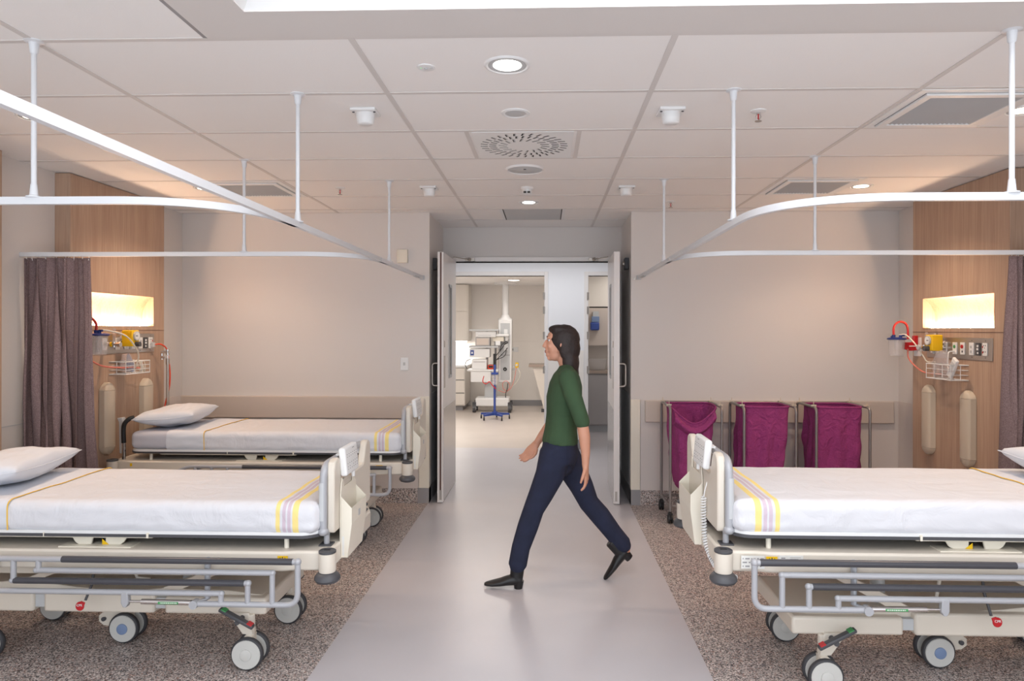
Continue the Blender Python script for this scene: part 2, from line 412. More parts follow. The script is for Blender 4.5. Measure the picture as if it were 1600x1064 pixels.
rel(area_light('coffer_lamp', ((CX0+CX1)/2, (CY0+CY1)/2, CL+HT-.01), CX1-CX0-.3, CY1-CY0-.3, COFFER_W, (1, .985, .97)), t)
# plaster field around the coffer and its shadow gap
g = G(); g.box((-1.264, YF, CL-.004), (CX0, CY1, CL)).box((-1.264, CY1, CL-.004), (XR, 2.505, CL)).box((CX1, YF, CL-.004), (XR, CY1, CL))
struct('trim_1', g, 'paint')
g = G(); g.box((-1.282, YF, CL-.0015), (-1.264, 2.52, CL)).box((-1.282, 2.505, CL-.0015), (XR, 2.516, CL))
struct('trim_2', g, 'greyskirt')
# T-bar grid
g = G()
GX = [-3.14, -1.937, -.732, .473, 1.678, 2.883]; ROWS = [2.52+.6*k for k in range(9)]
gl = 0.012
for x in GX[1:5]:
    y0 = 2.516; y1 = YB
    if -1 < x < .7: y1 = YH
    g.box((x-gl, y0, CL-.003), (x+gl, y1, CL+.001))
g.box((-1.937-gl, YF, CL-.003), (-1.937+gl, 2.516, CL+.001))
for y in ROWS:
    if y < YB: g.box((XL, y-gl, CL-.0025), (XR, y+gl, CL+.001))
    else: g.box((RL, y-gl, CL-.0025), (RR, y+gl, CL+.001))
for y in [2.52-.6*k for k in range(1, 7)]: g.box((XL, y-gl, CL-.0025), (-1.282, y+gl, CL+.001))
for x in (-.43, .19):
    g.box((x-gl-.012, 3.72, CL-.003), (x+gl-.012, 4.32, CL+.001))
# perimeter angle
g.box((XL, YB-.02, CL-.003), (RL, YB, CL+.001)).box((RR, YB-.02, CL-.003), (XR, YB, CL+.001)).box((RL, YH-.02, CL-.003), (RR, YH, CL+.001))
struct('trim_3', g, 'grid')

# walls
struct('wall_left', G().box((XL-.1, YF, 0), (XL, YB+.1, CL)), 'paint')
struct('wall_right', G().box((XR, YF, 0), (XR+.1, YB+.1, CL)), 'paint')
struct('wall_back_left', G().box((XL-.1, YB, 0), (RL, YB+.1, CL)), 'paint')
struct('wall_back_right', G().box((RR, YB, 0), (XR+.1, YB+.1, CL)), 'paint')
struct('wall_recess_left', G().box((RL-.12, YB+.1, 0), (RL-.012, YH+.12, CL)), 'paint')
struct('wall_recess_right', G().box((RR+.012, YB+.1, 0), (RR+.12, YH+.12, CL)), 'paint')
g = G().box((RL-.12, YH, 2.355), (RR+.12, YH+.12, CL)); struct('wall_door_head', g, 'paint')
# dark protective lining low on the recess sides
struct('trim_4', G().box((RL-.012, YB+.1, .14), (RL-.006, YH, 1.0)).box((RR+.006, YB+.1, .14), (RR+.012, YH, 1.0)), 'ltgrey')
# far corridor walls, with the two doorways
YW = 9.20
g = G()
g.box((-4, YW, 0), (-1.42, YW+.12, 2.62)).box((-1.42, YW, 2.335), (-.03, YW+.12, 2.62)).box((-.03, YW, 0), (.56, YW+.12, 2.62)).box((.56, YW, 2.335), (1.45, YW+.12, 2.62)).box((1.45, YW, 0), (3, YW+.12, 2.62))
struct('wall_corridor', g, 'bluepaint')
struct('wall_corridor_2', G().box((-4, YH+.02, 0), (RL-.12, YH+.12, 2.62)).box((RR+.12, YH+.02, 0), (3, YH+.12, 2.62)), 'bluepaint')
struct('wall_room_back', G().box((-3.6, 14.5, 0), (.5, 14.6, 2.6)), 'roompaint')
struct('wall_room_left', G().box((-3.7, 9.32, 0), (-3.6, 14.6, 2.6)), 'roompaint')
struct('wall_room_right', G().box((.40, 9.32, 0), (.50, 14.6, 2.6)), 'roompaint')
struct('wall_kitchen_back', G().box((.5, 11.3, 0), (2.4, 11.4, 2.6)), 'roompaint')
struct('wall_kitchen_right', G().box((2.4, 9.32, 0), (2.5, 11.4, 2.6)), 'roompaint')
struct('wall_corridor_end_left', G().box((-4.1, YH, 0), (-4, YW+.12, 2.7)), 'bluepaint')
struct('wall_corridor_end_right', G().box((3, YH, 0), (3.1, YW+.12, 2.7)), 'bluepaint')
struct('trim_5', G().box((-.002, YW-.006, .14), (.50, YW, 1.33)).box((-3.58, 14.49, .1), (.38, 14.5, 1.36)), 'roompaint', bevel=.002)
# skirtings
struct('baseboard_back_left', G().box((XL, YB-.012, 0), (-1.19, YB, .135)), 'speck')
struct('baseboard_back_right', G().box((.86, YB-.012, 0), (XR, YB, .135)), 'speck')
struct('baseboard_left', G().box((XL, 4.0, 0), (XL+.012, YB-.012, .135)), 'speck')
struct('baseboard_right', G().box((XR-.012, 4.0, 0), (XR, YB-.012, .135)), 'speck')
g = G().box((-1.19, YB-.014, 0), (RL, YB, .14)).box((RR, YB-.014, 0), (.86, YB, .14))
g.box((RL-.012, YB, 0), (RL, YH, .14)).box((RR, YB, 0), (RR+.012, YH, .14))
struct('baseboard_recess', g, 'greyskirt')
struct('baseboard_corridor', G().box((.02, YW-.014, 0), (.51, YW, .13)), 'greyskirt')
struct('baseboard_room', G().box((-1.3, 14.475, 0), (.4, 14.49, .12)), 'greyskirt')
# wall protection sheets with joints, on both bay back walls
def sheetrun(name, xs, z0, z1, y=YB):
    g = G()
    for a_, b_ in zip(xs[:-1], xs[1:]): g.box((a_+.0015, y-.008, z0), (b_-.0015, y, z1))
    return struct(name, g, 'sheetwall', bevel=.0015)
sheetrun('trim_6', [XL, -1.18], .135, .985)
sheetrun('trim_7', [.86, XR], .135, .965)
g = G().box((-1.178, YB-.016, .14), (RL+.003, YB, .985)).box((RR-.003, YB-.016, .14), (.858, YB, .965))
struct('trim_8', g, 'creamlight', bevel=.003)
g = G().box((XL, 5.82, .135), (XL+.008, YB-.016, .99)); struct('trim_9', g, 'sheetwall', bevel=.0015)
g = G().box((XR-.008, 5.9, .135), (XR, YB-.016, .965)); struct('trim_10', g, 'sheetwall', bevel=.0015)
g = G().box((XL+.002, YB-.045, .785), (-1.19, YB-.008, .985)); o = struct('trim_11', g, 'bumper', bevel=.006)
g = G().box((.90, YB-.045, .765), (3.13, YB-.008, .96)); o = struct('trim_12', g, 'bumper', bevel=.006)

# timber bedhead panels with lit niches
def timber(name, x, y0, y1, side, niche=None):
    # side -1: left wall (faces +x); builds from cream wall to face x
    xb = XL if side < 0 else XR; g = G()
    if niche:
        n0, n1, z0, z1 = niche
        g.box((xb, y0, 0), (x, n0, CL-.006)).box((xb, n1, 0), (x, y1, CL-.006)).box((xb, n0, 0), (x, n1, z0)).box((xb, n0, z1), (x, n1, CL-.006))
    else: g.box((xb, y0, 0), (x, y1, CL-.006))
    o = struct(name, g, 'wood'); return o
NZ0, NZ1 = 1.628, 1.872
timber('trim_13', WL, 4.63, 5.79, -1, (4.72, 5.635, NZ0, NZ1))
timber('trim_14', WR, 4.64, 5.84, 1, (4.80, 5.69, NZ0-.005, NZ1-.01))
timber('trim_15', WL, 2.85, 4.035, -1)
timber('trim_16', WR, 2.85, 4.035, 1)
for side, x, n0, n1, zz, nm in ((-1, WL, 4.72, 5.635, 0, 'left'), (1, WR, 4.80, 5.69, -.008, 'right')):
    # shaped back of the niche: slopes from the top lip down to the rear
    xb = XL+.004 if side < 0 else XR-.004; s = -side
    z0 = NZ0+zz; z1 = NZ1+zz
    poly = [(x-s*.001, z1)] + [(x-s*(.001+.099*math.sin(k/12*PI/2)), z0+(z1-z0)*(1-(k/12)**1.5*.75)) for k in range(1, 13)] + [(x-s*.1, z0), (xb, z0), (xb, z1)]
    struct('trim_17' if side < 0 else 'trim_18', G().prism(poly, 'Y', n0, n1), 'wood', smoothang=60)
    t = thing('niche_light', f'warm glowing strip along the sill of the {nm} timber wall niche', 'wall light', (x-s*.05, (n0+n1)/2, z0))
    rel(obj('led_strip', G().box((x-s*.058, n0+.01, z0), (x-s*.082, n1-.01, z0+.008)), 'led', None), t)
    rel(obj('sill_lip', G().box((x-s*.0, n0, z0-.002), (x-s*.05, n1, z0+.003)), 'wood', None), t)
for nm, g in (('trim_19', G().box((WL, 4.63, 1.593), (WL+.002, 5.79, 1.597)).box((WR-.002, 4.64, 1.588), (WR, 5.84, 1.592))),):
    struct(nm, g, 'doorbrown')
g = G().box((XL, YF, 1.0), (XL+.002, 2.85, 1.004)).box((XL, 4.035, .985), (XL+.002, 4.63, .989)).box((XR-.002, 4.035, .985), (XR, 4.64, .989)); struct('trim_20', g, 'ltgrey')

# door frame of the recess
g = G()
g.box((RL-.012, YH-.03, 0), (-.985, YH+.12, 2.355)).box((.672, YH-.03, 0), (RR+.012, YH+.12, 2.355)).box((-.985, YH-.03, 2.322), (.672, YH+.12, 2.37))
struct('trim_21', g, 'doorwhite', bevel=.003)
struct('trim_22', G().box((-.985, YH-.034, 2.312), (.672, YH+.02, 2.322)), 'dark')
g = G()
for x0, x1, xa, xb in ((-1.42, -.03, -1.48, .02), (.56, 1.45, .505, 1.51)):
    g.box((xa, YW-.012, 0), (x0, YW+.13, 2.39)).box((x1, YW-.012, 0), (xb, YW+.13, 2.39)).box((x0, YW-.012, 2.335), (x1, YW+.13, 2.39))
struct('trim_23', g, 'doorwhite', bevel=.003)

# hinged fire doors held open, one leaf each side
def leaf(name, hx, nx, side, label):
    # hx hinge x at YH, nx x at free edge (Y 6.33); side -1 left
    W_ = .875; ang = math.atan2(nx-hx, -(YH-.02-6.33))
    t = bpy.data.objects.new(name, None); C.objects.link(t); t.location = (hx, YH-.035, 0); t['kind'] = 'structure'
    t.rotation_euler = (0, 0, math.atan2(-(W_), (nx-hx)) + PI/2)
    s = side; th = .054
    # local: leaf runs along -y from 0 to -W_, thickness x from 0 towards wall (s)
    x0, x1 = (0, s*th)
    obj('leaf_panel', G().box((x0, 0, .006), (x1, -W_, 2.325)), 'doorwhite', t, bevel=.002, smoothang=0)
    if side < 0: obj('edge_strip', G().box((s*.017, -W_, .1), (s*.032, -W_-.002, 2.32)), 'doorbrown', t)
    obj('edge_bolt', G().box((s*.013, -W_, .03), (s*.033, -W_-.003, .12)).cyl((s*.023, -W_-.006, .06), (s*.023, -W_, .06), .006), 'steel', t)
    obj('kick_plate', G().box((-s*.0015, -.03, .02), (0, -W_+.02, .87)).box((x1, -.03, .02), (x1+s*.0015, -W_+.02, .87)), 'kick', t)
    obj('push_plate', G().box((-s*.0015, -W_+.04, 1.06), (0, -W_+.12, 1.36)), 'steel', t)
    vp = obj('vision_frame', G().box((-s*.006, -.33, 1.15), (0, -.36, 2.04)).box((-s*.006, -.5, 1.15), (0, -.53, 2.04)).box((-s*.006, -.33, 2.02), (0, -.53, 2.05)).box((-s*.006, -.33, 1.13), (0, -.53, 1.16)), 'ltgrey', t)
    obj('vision_pane', G().box((-s*.002, -.36, 1.16), (0, -.5, 2.02)), 'glass', vp)
    h = [(x1, -W_+.07, 1.08), (x1+s*.06, -W_+.07, 1.08), (x1+s*.06, -W_+.07, 1.29), (x1, -W_+.07, 1.29)]
    obj('door_handle', G().tube(fillet(h, .03), .009, 10), 'steel', t)
    obj('lock_case', G().box((-s*.006, -W_+.05, 1.44), (0, -W_+.09, 1.5)), 'steel', t, bevel=.002)
    obj('closer_arm', G().cyl((-s*.02, -.32, 2.336), (-s*.13, -.02, 2.343), .006).cyl((-s*.13, -.02, 2.343), (-s*.16, .0, 2.343), .02, .02).box((-s*.1, -.02, 2.325), (-s*.2, .01, 2.36)), 'steel', t, bevel=.002)
    return t
leaf('door_1', -.955, -.955, -1, '')
leaf('door_2', .640, .618, 1, '')
for i, (nm, x, s, lb) in enumerate((('l', RL, 1, 'grey magnetic door holder on the wall behind the left door leaf'), ('r', RR, -1, 'grey magnetic door holder on the wall behind the right door leaf'))):
    t = thing('door_holder', lb, 'door holder', (x, 6.60, 2.24))
    obj('body', G().box((-s*.01, -.06, -.055), (s*.028, .06, .055)), 'darkgrey', t, bevel=.004)
    obj('magnet', G().cyl((s*.028, 0, 0), (s*.045, 0, 0), .022), 'steel', t)
# hinges on the corridor jambs
for jx, zs, lab in ((-.03, (2.06, 1.87, 1.53, 1.07, .25), 'left'), (.56, (2.06, 1.87, 1.53, 1.07, .25), 'right')):
    for z in zs:
        o = struct('trim_24', G().cyl((jx-.008, YW-.02, z-.05), (jx-.008, YW-.02, z+.05), .011, n=10).box((jx-.02, YW-.014, z-.05), (jx+.012, YW-.011, z+.05)), 'steel')

# ============================================================ CEILING FITTINGS
def downlight(x, y, warm, label, w, big=1.0, z=CL, name='downlight'):
    t = thing(name, label, 'ceiling light', (x, y, z), group=None)
    R = .078*big
    obj('trim_ring', G().lathe([(R*.9, -.002), (R*1.0, -.007), (R*1.08, -.005), (R*1.12, .0), (R*.9, .0)], n=40, closed=True), 'white', t)
    g = G(); g.lathe([(R*.92, -.004), (R*.66, -.0025)], n=40); g.f = g.f[:-2]; g.mi = g.mi[:-2]
    obj('reflector', g, 'ltgrey', t, fix=False)
    obj('diffuser', G().cyl((0,0,-.0035), (0,0,-.001), R*.68, n=40), 'lampwarm' if warm else 'lampwhite', t)
    spot_light('lamp', (0,0,-.03), w, (1, .75, .54) if warm else (1, .95, .9), 2.35, .8, .07, t)
    return t
downlight(-.163, 2.80, False, 'largest round downlight in the ceiling, nearest over the grey corridor strip', SPOT_MID, 1.1)
downlight(-.153, 5.81, False, 'small white downlight just in front of the square return grille', SPOT_MID)
downlight(-2.624, 3.42, True, 'warm downlight at far left partly behind the curtain track', SPOT_WARM)
downlight(-2.632, 5.18, True, 'warm downlight on the left near the louvred grille', SPOT_WARM)
downlight(2.367, 5.22, True, 'warm downlight on the right beside the farther louvred grille', SPOT_WARM)
downlight(2.349, 3.44, True, 'warm downlight cut by the right picture edge', SPOT_WARM)

def sensor(x, y, label):
    t = thing('motion_sensor', label, 'sensor', (x, y, CL))
    obj('backplate', G().box((-.062,-.062,-.014), (.062,.062,0)), 'white', t, bevel=.003)
    g = G(); g.loft([((0,0,-.012), (.046,0,0), (0,.04,0)), ((0,0,-.03), (.046,0,0), (0,.04,0)), ((0,0,-.062), (.042,0,0), (0,.034,0)), ((0,0,-.068), (.035,0,0), (0,.028,0))])
    obj('lens', g, 'white', t, smoothang=60)
    obj('screws', G().cyl((-.052,-.03,-.017), (-.052,-.03,-.012), .006).cyl((.052,-.03,-.017), (.052,-.03,-.012), .006), 'darkgrey', t)
sensor(-.902, 3.37, 'square white motion sensor left of the nearest downlight, near row')
sensor(.613, 3.40, 'square white motion sensor right of the nearest downlight, near row')
sensor(-.899, 5.19, 'smaller looking square motion sensor left of the smoke detector')
sensor(.603, 5.21, 'smaller looking square motion sensor right of the smoke detector')
t = thing('ceiling_speaker', 'small round ceiling speaker grille between the downlight and swirl diffuser', 'speaker', (-.157, 3.42, CL))
obj('trim_ring', G().lathe([(.052,-.004), (.06,-.008), (.072,-.004), (.074,0), (.052,0)], n=36, closed=True), 'white', t)
obj('grille', G().lathe([(.0,-.005), (.04,-.006), (.053,-.004)], n=36), 'ltgrey', t)
t = thing('ceiling_speaker', 'larger round ceiling speaker behind the swirl diffuser', 'speaker', (-.147, 4.61, CL))
obj('trim_ring', G().lathe([(.115,-.004), (.122,-.012), (.13,-.004), (.132,0), (.115,0)], n=40, closed=True), 'white', t)
obj('grille', G().lathe([(0,-.014), (.09,-.012), (.117,-.006)], n=40), 'ltgrey', t)
obj('logo_badge', G().box((-.008,-.05,-.0165), (.008,-.042,-.012)), 'darkgrey', t)
t = thing('smoke_detector', 'white smoke detector with dark slots between the two farther sensors', 'smoke detector', (-.151, 5.21, CL))
obj('base', G().lathe([(.05,0), (.05,-.012), (.042,-.02)], n=30), 'white', t)
obj('chamber', G().lathe([(.04,-.018), (.036,-.045), (.028,-.052)], n=30), 'white', t)
obj('slots', G().box((-.025,-.042,-.049), (-.004,-.034,-.036)).box((.004,-.042,-.049), (.025,-.034,-.036)), 'black', t)
def sprinkler(x, y, label):
    t = thing('fire_sprinkler', label, 'sprinkler', (x, y, CL))
    obj('escutcheon', G().lathe([(.04,0), (.038,-.004), (.014,-.009)], n=24), 'white', t)
    obj('frame', G().cyl((0,0,-.006), (0,0,-.018), .01).tube([(-.008,0,-.016), (-.013,0,-.03), (0,0,-.05)], .0025).tube([(.008,0,-.016), (.013,0,-.03), (0,0,-.05)], .0025), 'chrome', t)
    obj('bulb', G().cyl((0,0,-.018), (0,0,-.044), .0035), 'red', t)
    obj('deflector', G().cyl((0,0,-.05), (0,0,-.053), .017), 'steel', t)
sprinkler(1.048, 3.42, 'fire sprinkler right of the near right motion sensor')
sprinkler(-1.585, 5.19, 'fire sprinkler between the left louvred grille and left far sensor')
sprinkler(1.046, 5.80, 'fire sprinkler near the right bay back wall')
t = thing('emergency_light', 'tiny round emergency lamp with green indicator left of the nearest downlight', 'ceiling light', (-.501, 2.815, CL))
obj('bezel', G().lathe([(.038,0), (.036,-.004), (.02,-.006)], n=30), 'white', t)
obj('indicator', G().cyl((-.02,-.005,-.0065), (-.02,-.005,-.004), .002), 'ledgreen', t)
obj('lens', G().ball((.0,0,-.005), .009, .009, .005).box((.018,-.008,-.007), (.028,-.003,-.004)), 'ltgrey', t)
# swirl diffuser
t = thing('swirl_diffuser', 'square white air diffuser with a swirl of dark slots in the ceiling centre', 'air diffuser', (-.134, 4.02, CL))
obj('plate', G().box((-.283,-.283,-.005), (.283,.283,0)), 'white', t, bevel=.001)
g = G(); g2 = G()
def slot(gg, r, a, sk, L_, w_, z0, z1, dx=0):
    m_ = Matrix.Rotation(a, 3, 'Z'); m2 = Matrix.Rotation(sk, 3, 'Z'); c = m_ @ Vector((r, 0, 0)); q = []
    for px, py in ((-L_/2,-w_/2+dx), (L_/2,-w_/2+dx), (L_/2,w_/2+dx), (-L_/2,w_/2+dx)):
        p = c + m_ @ (m2 @ Vector((px, py, 0))); q.append(p)
    gg.add([(p.x, p.y, z0) for p in q]+[(p.x, p.y, z1) for p in q], [(3,2,1,0), (4,5,6,7), (0,1,5,4), (1,2,6,5), (2,3,7,6), (3,0,4,7)])
for k in range(32):
    a_ = 2*PI*k/32
    for r_ in (.235, .185): slot(g, r_, a_, .25, .042, .014, -.0056, -.004); slot(g2, r_, a_, .25, .04, .005, -.0062, -.0045, .004)
for k in range(18):
    a_ = 2*PI*k/18+.08
    slot(g, .125, a_, .35, .05, .013, -.0056, -.004); slot(g2, .125, a_, .35, .048, .007, -.0062, -.0045, .003)
obj('slots', g, 'dark', t, smoothang=0); obj('blades', g2, 'ltgrey', t, smoothang=0)
def louvre(x0, x1, y0, y1, label, along='Y'):
    cx, cy = (x0+x1)/2, (y0+y1)/2; hx, hy = (x1-x0)/2, (y1-y0)/2
    t = thing('louvred_grille', label, 'air grille', (cx, cy, CL))
    def frame(a, b, z0, z1):
        g = G(); return g.box((-hx*a,-hy*a,z0), (hx*a,-hy*b,z1)).box((-hx*a,hy*b,z0), (hx*a,hy*a,z1)).box((-hx*a,-hy*b,z0), (-hx*b,hy*b,z1)).box((hx*b,-hy*b,z0), (hx*a,hy*b,z1))
    obj('outer_frame', frame(1.0, .86, -.006, 0), 'white', t, bevel=.001)
    obj('gap', frame(.862, .84, -.0062, -.0), 'darkgrey', t, smoothang=0)
    obj('inner_frame', frame(.85, .72, -.016, -.004), 'white', t, bevel=.002)
    g = G(); n = 19
    for k in range(n):
        x = -hx*.72 + hx*1.44*(k+.5)/n; w = hx*1.44/n
        q = -1 if cx > 0 else 1; g.add([(x-q*w*.45, -hy*.72, -.013), (x-q*w*.45, hy*.72, -.013), (x+q*w*.35, hy*.72, -.003), (x+q*w*.35, -hy*.72, -.003), (x-q*w*.45, -hy*.72, -.0115), (x-q*w*.45, hy*.72, -.0115), (x+q*w*.35, hy*.72, -.0015), (x+q*w*.35, -hy*.72, -.0015)], [(0,1,2,3), (7,6,5,4), (0,3,7,4), (1,5,6,2), (0,4,5,1), (2,6,7,3)])
    obj('slats', g, 'ltgrey', t, smoothang=0)
    obj('backing', G().box((-hx*.73,-hy*.73,-.0012), (hx*.73,hy*.73,-.0002)), 'darkgrey', t)
louvre(1.69, 2.28, 3.13, 3.71, 'large looking louvred ceiling grille at right, behind a drop rod')
louvre(1.69, 2.28, 4.93, 5.51, 'louvred ceiling grille at right beside the warm downlight, the farther of two')
louvre(-2.53, -1.95, 4.93, 5.51, 'louvred ceiling grille on the left behind the curtain track')
t = thing('return_grille', 'flat rectangular grey return panel in the ceiling before the doors', 'air grille', (-.13, 6.42, CL))
obj('frame', G().box((-.30,-.29,-.003), (-.27,.29,0)).box((.27,-.29,-.003), (.30,.29,0)), 'white', t)
obj('panel', G().box((-.26,-.285,-.004), (.26,.285,-.001)), 'ltgrey', t, bevel=.001)
obj('side_gap', G().box((-.27,-.29,-.0035), (-.262,.29,0)).box((.262,-.29,-.0035), (.27,.29,0)), 'dark', t)

# ============================================================ CURTAIN TRACKS
TZ = 2.086
def qcurve(p0, p1, p2, n=14):
    P = [Vector(p) for p in (p0, p1, p2)]
    return [P[0]*(1-k/n)**2 + P[1]*2*(k/n)*(1-k/n) + P[2]*(k/n)**2 for k in range(n+1)]
def drop(parent, x, y):
    r = obj('drop_rod', G().cyl((x,y,TZ+.03), (x,y,CL-.02), .0095, n=12), 'rail', parent)
    obj('ceiling_flange', G().lathe([(.034,CL), (.034,CL-.004), (.018,CL-.008), (.014,CL-.045), (.01,CL-.05)], (x,y,0), n=20), 'rail', r)
    obj('track_clamp', G().lathe([(.026,TZ+.012), (.026,TZ+.017), (.015,TZ+.02), (.011,TZ+.062)], (x,y,0), n=20), 'rail', r)
def track(name, label, paths, rods):
    t = thing(name, label, 'curtain track', (0, 0, 0))
    for nm, p in paths: obj(nm, G().strip(p, -.014, .014, .011), 'rail', t, smoothang=30)
    for x, y in rods: drop(t, x, y)
    return t
xl = -1.15; xr = .845
tl = track('curtain_track', 'white suspended curtain track over the left bays, running along the corridor', [
    ('long_track', [(xl, .2, TZ), (xl, 6.285, TZ)]),
    ('cross_track', [(XL+.16, 2.52, TZ)] + qcurve((xl-.5, 2.52, TZ), (xl, 2.52, TZ), (xl, 3.1, TZ))),
    ('cross_track', [(XL+.002, 4.32, TZ)] + qcurve((xl-.45, 4.32, TZ), (xl, 4.32, TZ), (xl, 4.85, TZ)))],
    [(-1.937, 2.52), (xl, 3.12), (xl, 4.95), (-1.94, 4.32)])
tr = track('curtain_track', 'white suspended curtain track over the right bays, curving round at its near corner', [
    ('long_track', [(xr, 6.285, TZ), (xr, 3.1, TZ)] + qcurve((xr, 3.0, TZ), (xr, 2.52, TZ), (xr+.5, 2.52, TZ)) + [(XR-.16, 2.52, TZ)]),
    ('cross_track', [(XR-.002, 4.32, TZ)] + qcurve((xr+.45, 4.32, TZ), (xr, 4.32, TZ), (xr, 4.85, TZ)))],
    [(1.679, 2.52), (xr, 3.12), (xr, 4.95), (1.675, 4.32)])
for t_, x in ((tl, xl), (tr, xr)):
    obj('track_joiner', G().box((x-.013, 4.66, TZ-.0155), (x+.013, 4.67, TZ+.0155)), 'ltgrey', t_)
    obj('glider_gate', G().box((x-.0125, 5.9, TZ-.0175), (x+.0125, 6.1, TZ-.01)), 'ltgrey', t_)
    obj('wall_bracket', G().box((x-.02, 6.27, TZ-.02), (x+.02, 6.288, TZ+.02)), 'ltgrey', t_)

# ============================================================ CURTAINS
def curtain(label, x0t, x1t, x0b, x1b, y, seed, zt=2.062, zb=.34, nf=7.0, flat_end=1):
    t = thing('privacy_curtain', label, 'curtain', ((x0t+x1t)/2, y, zb))
    rnd = random.Random(seed); NU, NV = 220, 44
    ph = [rnd.uniform(-.6, .6) for _ in range(int(nf*2)+3)]; am = [rnd.uniform(.6, 1.2) for _ in range(int(nf*2)+3)]
    def fn(u, v):
        s = u*nf*2; i = int(s); fr = s-i; i = min(i, int(nf*2)-1)
        wave = math.sin(u*nf*2*PI + .9*math.sin(v*2.2+ph[i])*v + 2.6*noise.noise(Vector((u*4, seed, v*1.3))))
        A = (.038+.052*v) * (.8+.9*noise.noise(Vector((u*7, seed+4, v*.7))))
        if flat_end and u > .86: A *= max(.12, 1-(u-.86)/.07)
        x = (x0t+(x1t-x0t)*u)*(1-v**1.3) + (x0b+(x1b-x0b)*u)*v**1.3
        x += .022*math.sin(u*nf*4*PI)*(.5+.5*v) + .012*noise.noise(Vector((u*9, v*3, seed)))
        yy = y + A*wave + .02*noise.noise(Vector((u*3, v*2.5, seed+9)))*v
        return (x-t.location.x, yy-y, zt-(zt-zb)*v-zb)
    o = obj('cloth', G().grid(fn, NU, NV), 'curtain', t, smoothang=180, fix=False)
    sm = o.modifiers.new('thickness', 'SOLIDIFY'); sm.thickness = .002
    o2 = obj('hem', G().grid(lambda u, v: tuple(Vector(fn(u, .985+.015*v))+Vector((0, -.0012, -.002*v))), NU, 2), 'curtain', t, smoothang=180, fix=False)
    n = 11
    for k in range(n):
        u = (k+.5)/n; p = Vector(fn(u, 0)); zt_ = TZ-.016-zb; zb_ = p.z-.015
        py = -p.y*.0
        obj('curtain_hook', G().tube([(p.x, 0, zt_), (p.x, 0, zt_-.012), (p.x, p.y*.6, zb_+.008), (p.x, p.y, zb_)], .0022, 6), 'white', t)
    return t
curtain('gathered mauve-grey privacy curtain at the left wall between the two left bays', -3.385, -2.945, -3.39, -2.885, 4.32, 3)
curtain('gathered mauve-grey privacy curtain at the right picture edge by the right wall', 3.16, 2.86, 3.16, 2.80, 4.32, 11, nf=7, flat_end=0)

# ============================================================ BEDHEAD SERVICES
# built in local coordinates: lx out of the wall, ly along +y, lz up; side mirrors x
def wl(side):   # returns matrix-ish mapper for wall-mounted things
    return (WL, 1) if side < 0 else (WR, -1)
def wthing(side, name, label, cat, y, z, out=0, group=None):
    x, s = wl(side); t = thing(name, label, cat, (x+s*out, y, z), group=group); t.scale = (1, 1, 1); return t, s
def plate(side, y0, y1, z0, z1, label):
    t, s = wthing(side, 'service_panel', label, 'outlet panel', (y0+y1)/2, (z0+z1)/2)
    hy, hz = (y1-y0)/2, (z1-z0)/2
    obj('faceplate', G().box((0,-hy,-hz), (s*.006,hy,hz)), 'steel', t, bevel=.002)
    return t, s
def module(t, s, y, kind):
    yc = y - t.location.y
    a = obj('module_plate', G().box((s*.006, yc-.026, -.045), (s*.013, yc+.026, .045)), 'darkgrey' if kind == 'data' else 'white', t, bevel=.002)
    if kind == 'call': obj('button', G().cyl((s*.012, yc, .014), (s*.018, yc, .014), .014, n=24), 'red', a); obj('jack', G().box((s*.013, yc-.008, -.03), (s*.015, yc+.004, -.015)), 'darkgrey', a)
    if kind == 'jack': obj('button', G().cyl((s*.012, yc, .012), (s*.016, yc, .012), .013, n=24), 'green', a); obj('jack', G().cyl((s*.013, yc, -.022), (s*.02, yc, -.022), .01), 'white', a)
    if kind == 'switch': obj('rockers', G().box((s*.013, yc-.009, .006), (s*.017, yc+.009, .024)).box((s*.013, yc-.009, -.028), (s*.017, yc+.009, -.01)), 'ltgrey', a, bevel=.001)
    if kind == 'data': obj('sockets', G().box((s*.013, yc-.012, .014), (s*.016, yc+.006, .03)).box((s*.013, yc-.012, -.008), (s*.016, yc+.008, .008)).box((s*.013, yc-.012, -.034), (s*.016, yc+.002, -.02)), 'white', a)
    if kind == 'power':
        obj('socket_holes', G().box((s*.013, yc-.012, .022), (s*.0136, yc-.006, .032)).box((s*.013, yc+.006, .022), (s*.0136, yc+.012, .032)).box((s*.013, yc-.002, .006), (s*.0136, yc+.002, .014)).box((s*.013, yc-.012, -.022), (s*.0136, yc-.006, -.012)).box((s*.013, yc+.006, -.022), (s*.0136, yc+.012, -.012)), 'ink', a)
        obj('rockers', G().box((s*.013, yc+.016, .01), (s*.016, yc+.022, .024)).box((s*.013, yc+.016, -.028), (s*.016, yc+.022, -.014)), 'red', a)
    if kind == 'gas':
        obj('gas_socket', G().cyl((s*.012, yc, 0), (s*.04, yc, 0), .019, n=20), 'chrome', a)
    return a
def screws(t, s, ys):
    g = G()
    for y in ys:
        for z in (-.06, .06): g.cyl((s*.006, y-t.location.y, z), (s*.0075, y-t.location.y, z), .003, n=8)
    obj('screws', g, 'ink', t)
t, s = plate(-1, 4.76, 5.635, 1.417, 1.568, 'stainless outlet panel on the left timber wall with orange plug')
for y, k in ((5.335, 'jack'), (5.435, 'switch'), (5.505, 'data'), (5.575, 'power'), (4.98, 'gas'), (5.14, 'gas'), (5.25, 'gas')): module(t, s, y, k)
screws(t, s, (5.435, 5.575))
t, s = plate(1, 4.806, 5.62, 1.39, 1.55, 'stainless outlet panel on the right timber wall with red call button')
for y, k in ((5.234, 'jack'), (5.139, 'call'), (5.033, 'switch'), (4.96, 'data'), (4.881, 'power'), (5.36, 'gas'), (5.53, 'switch'), (5.47, 'gas')): module(t, s, y, k)
screws(t, s, (5.033, 4.881))

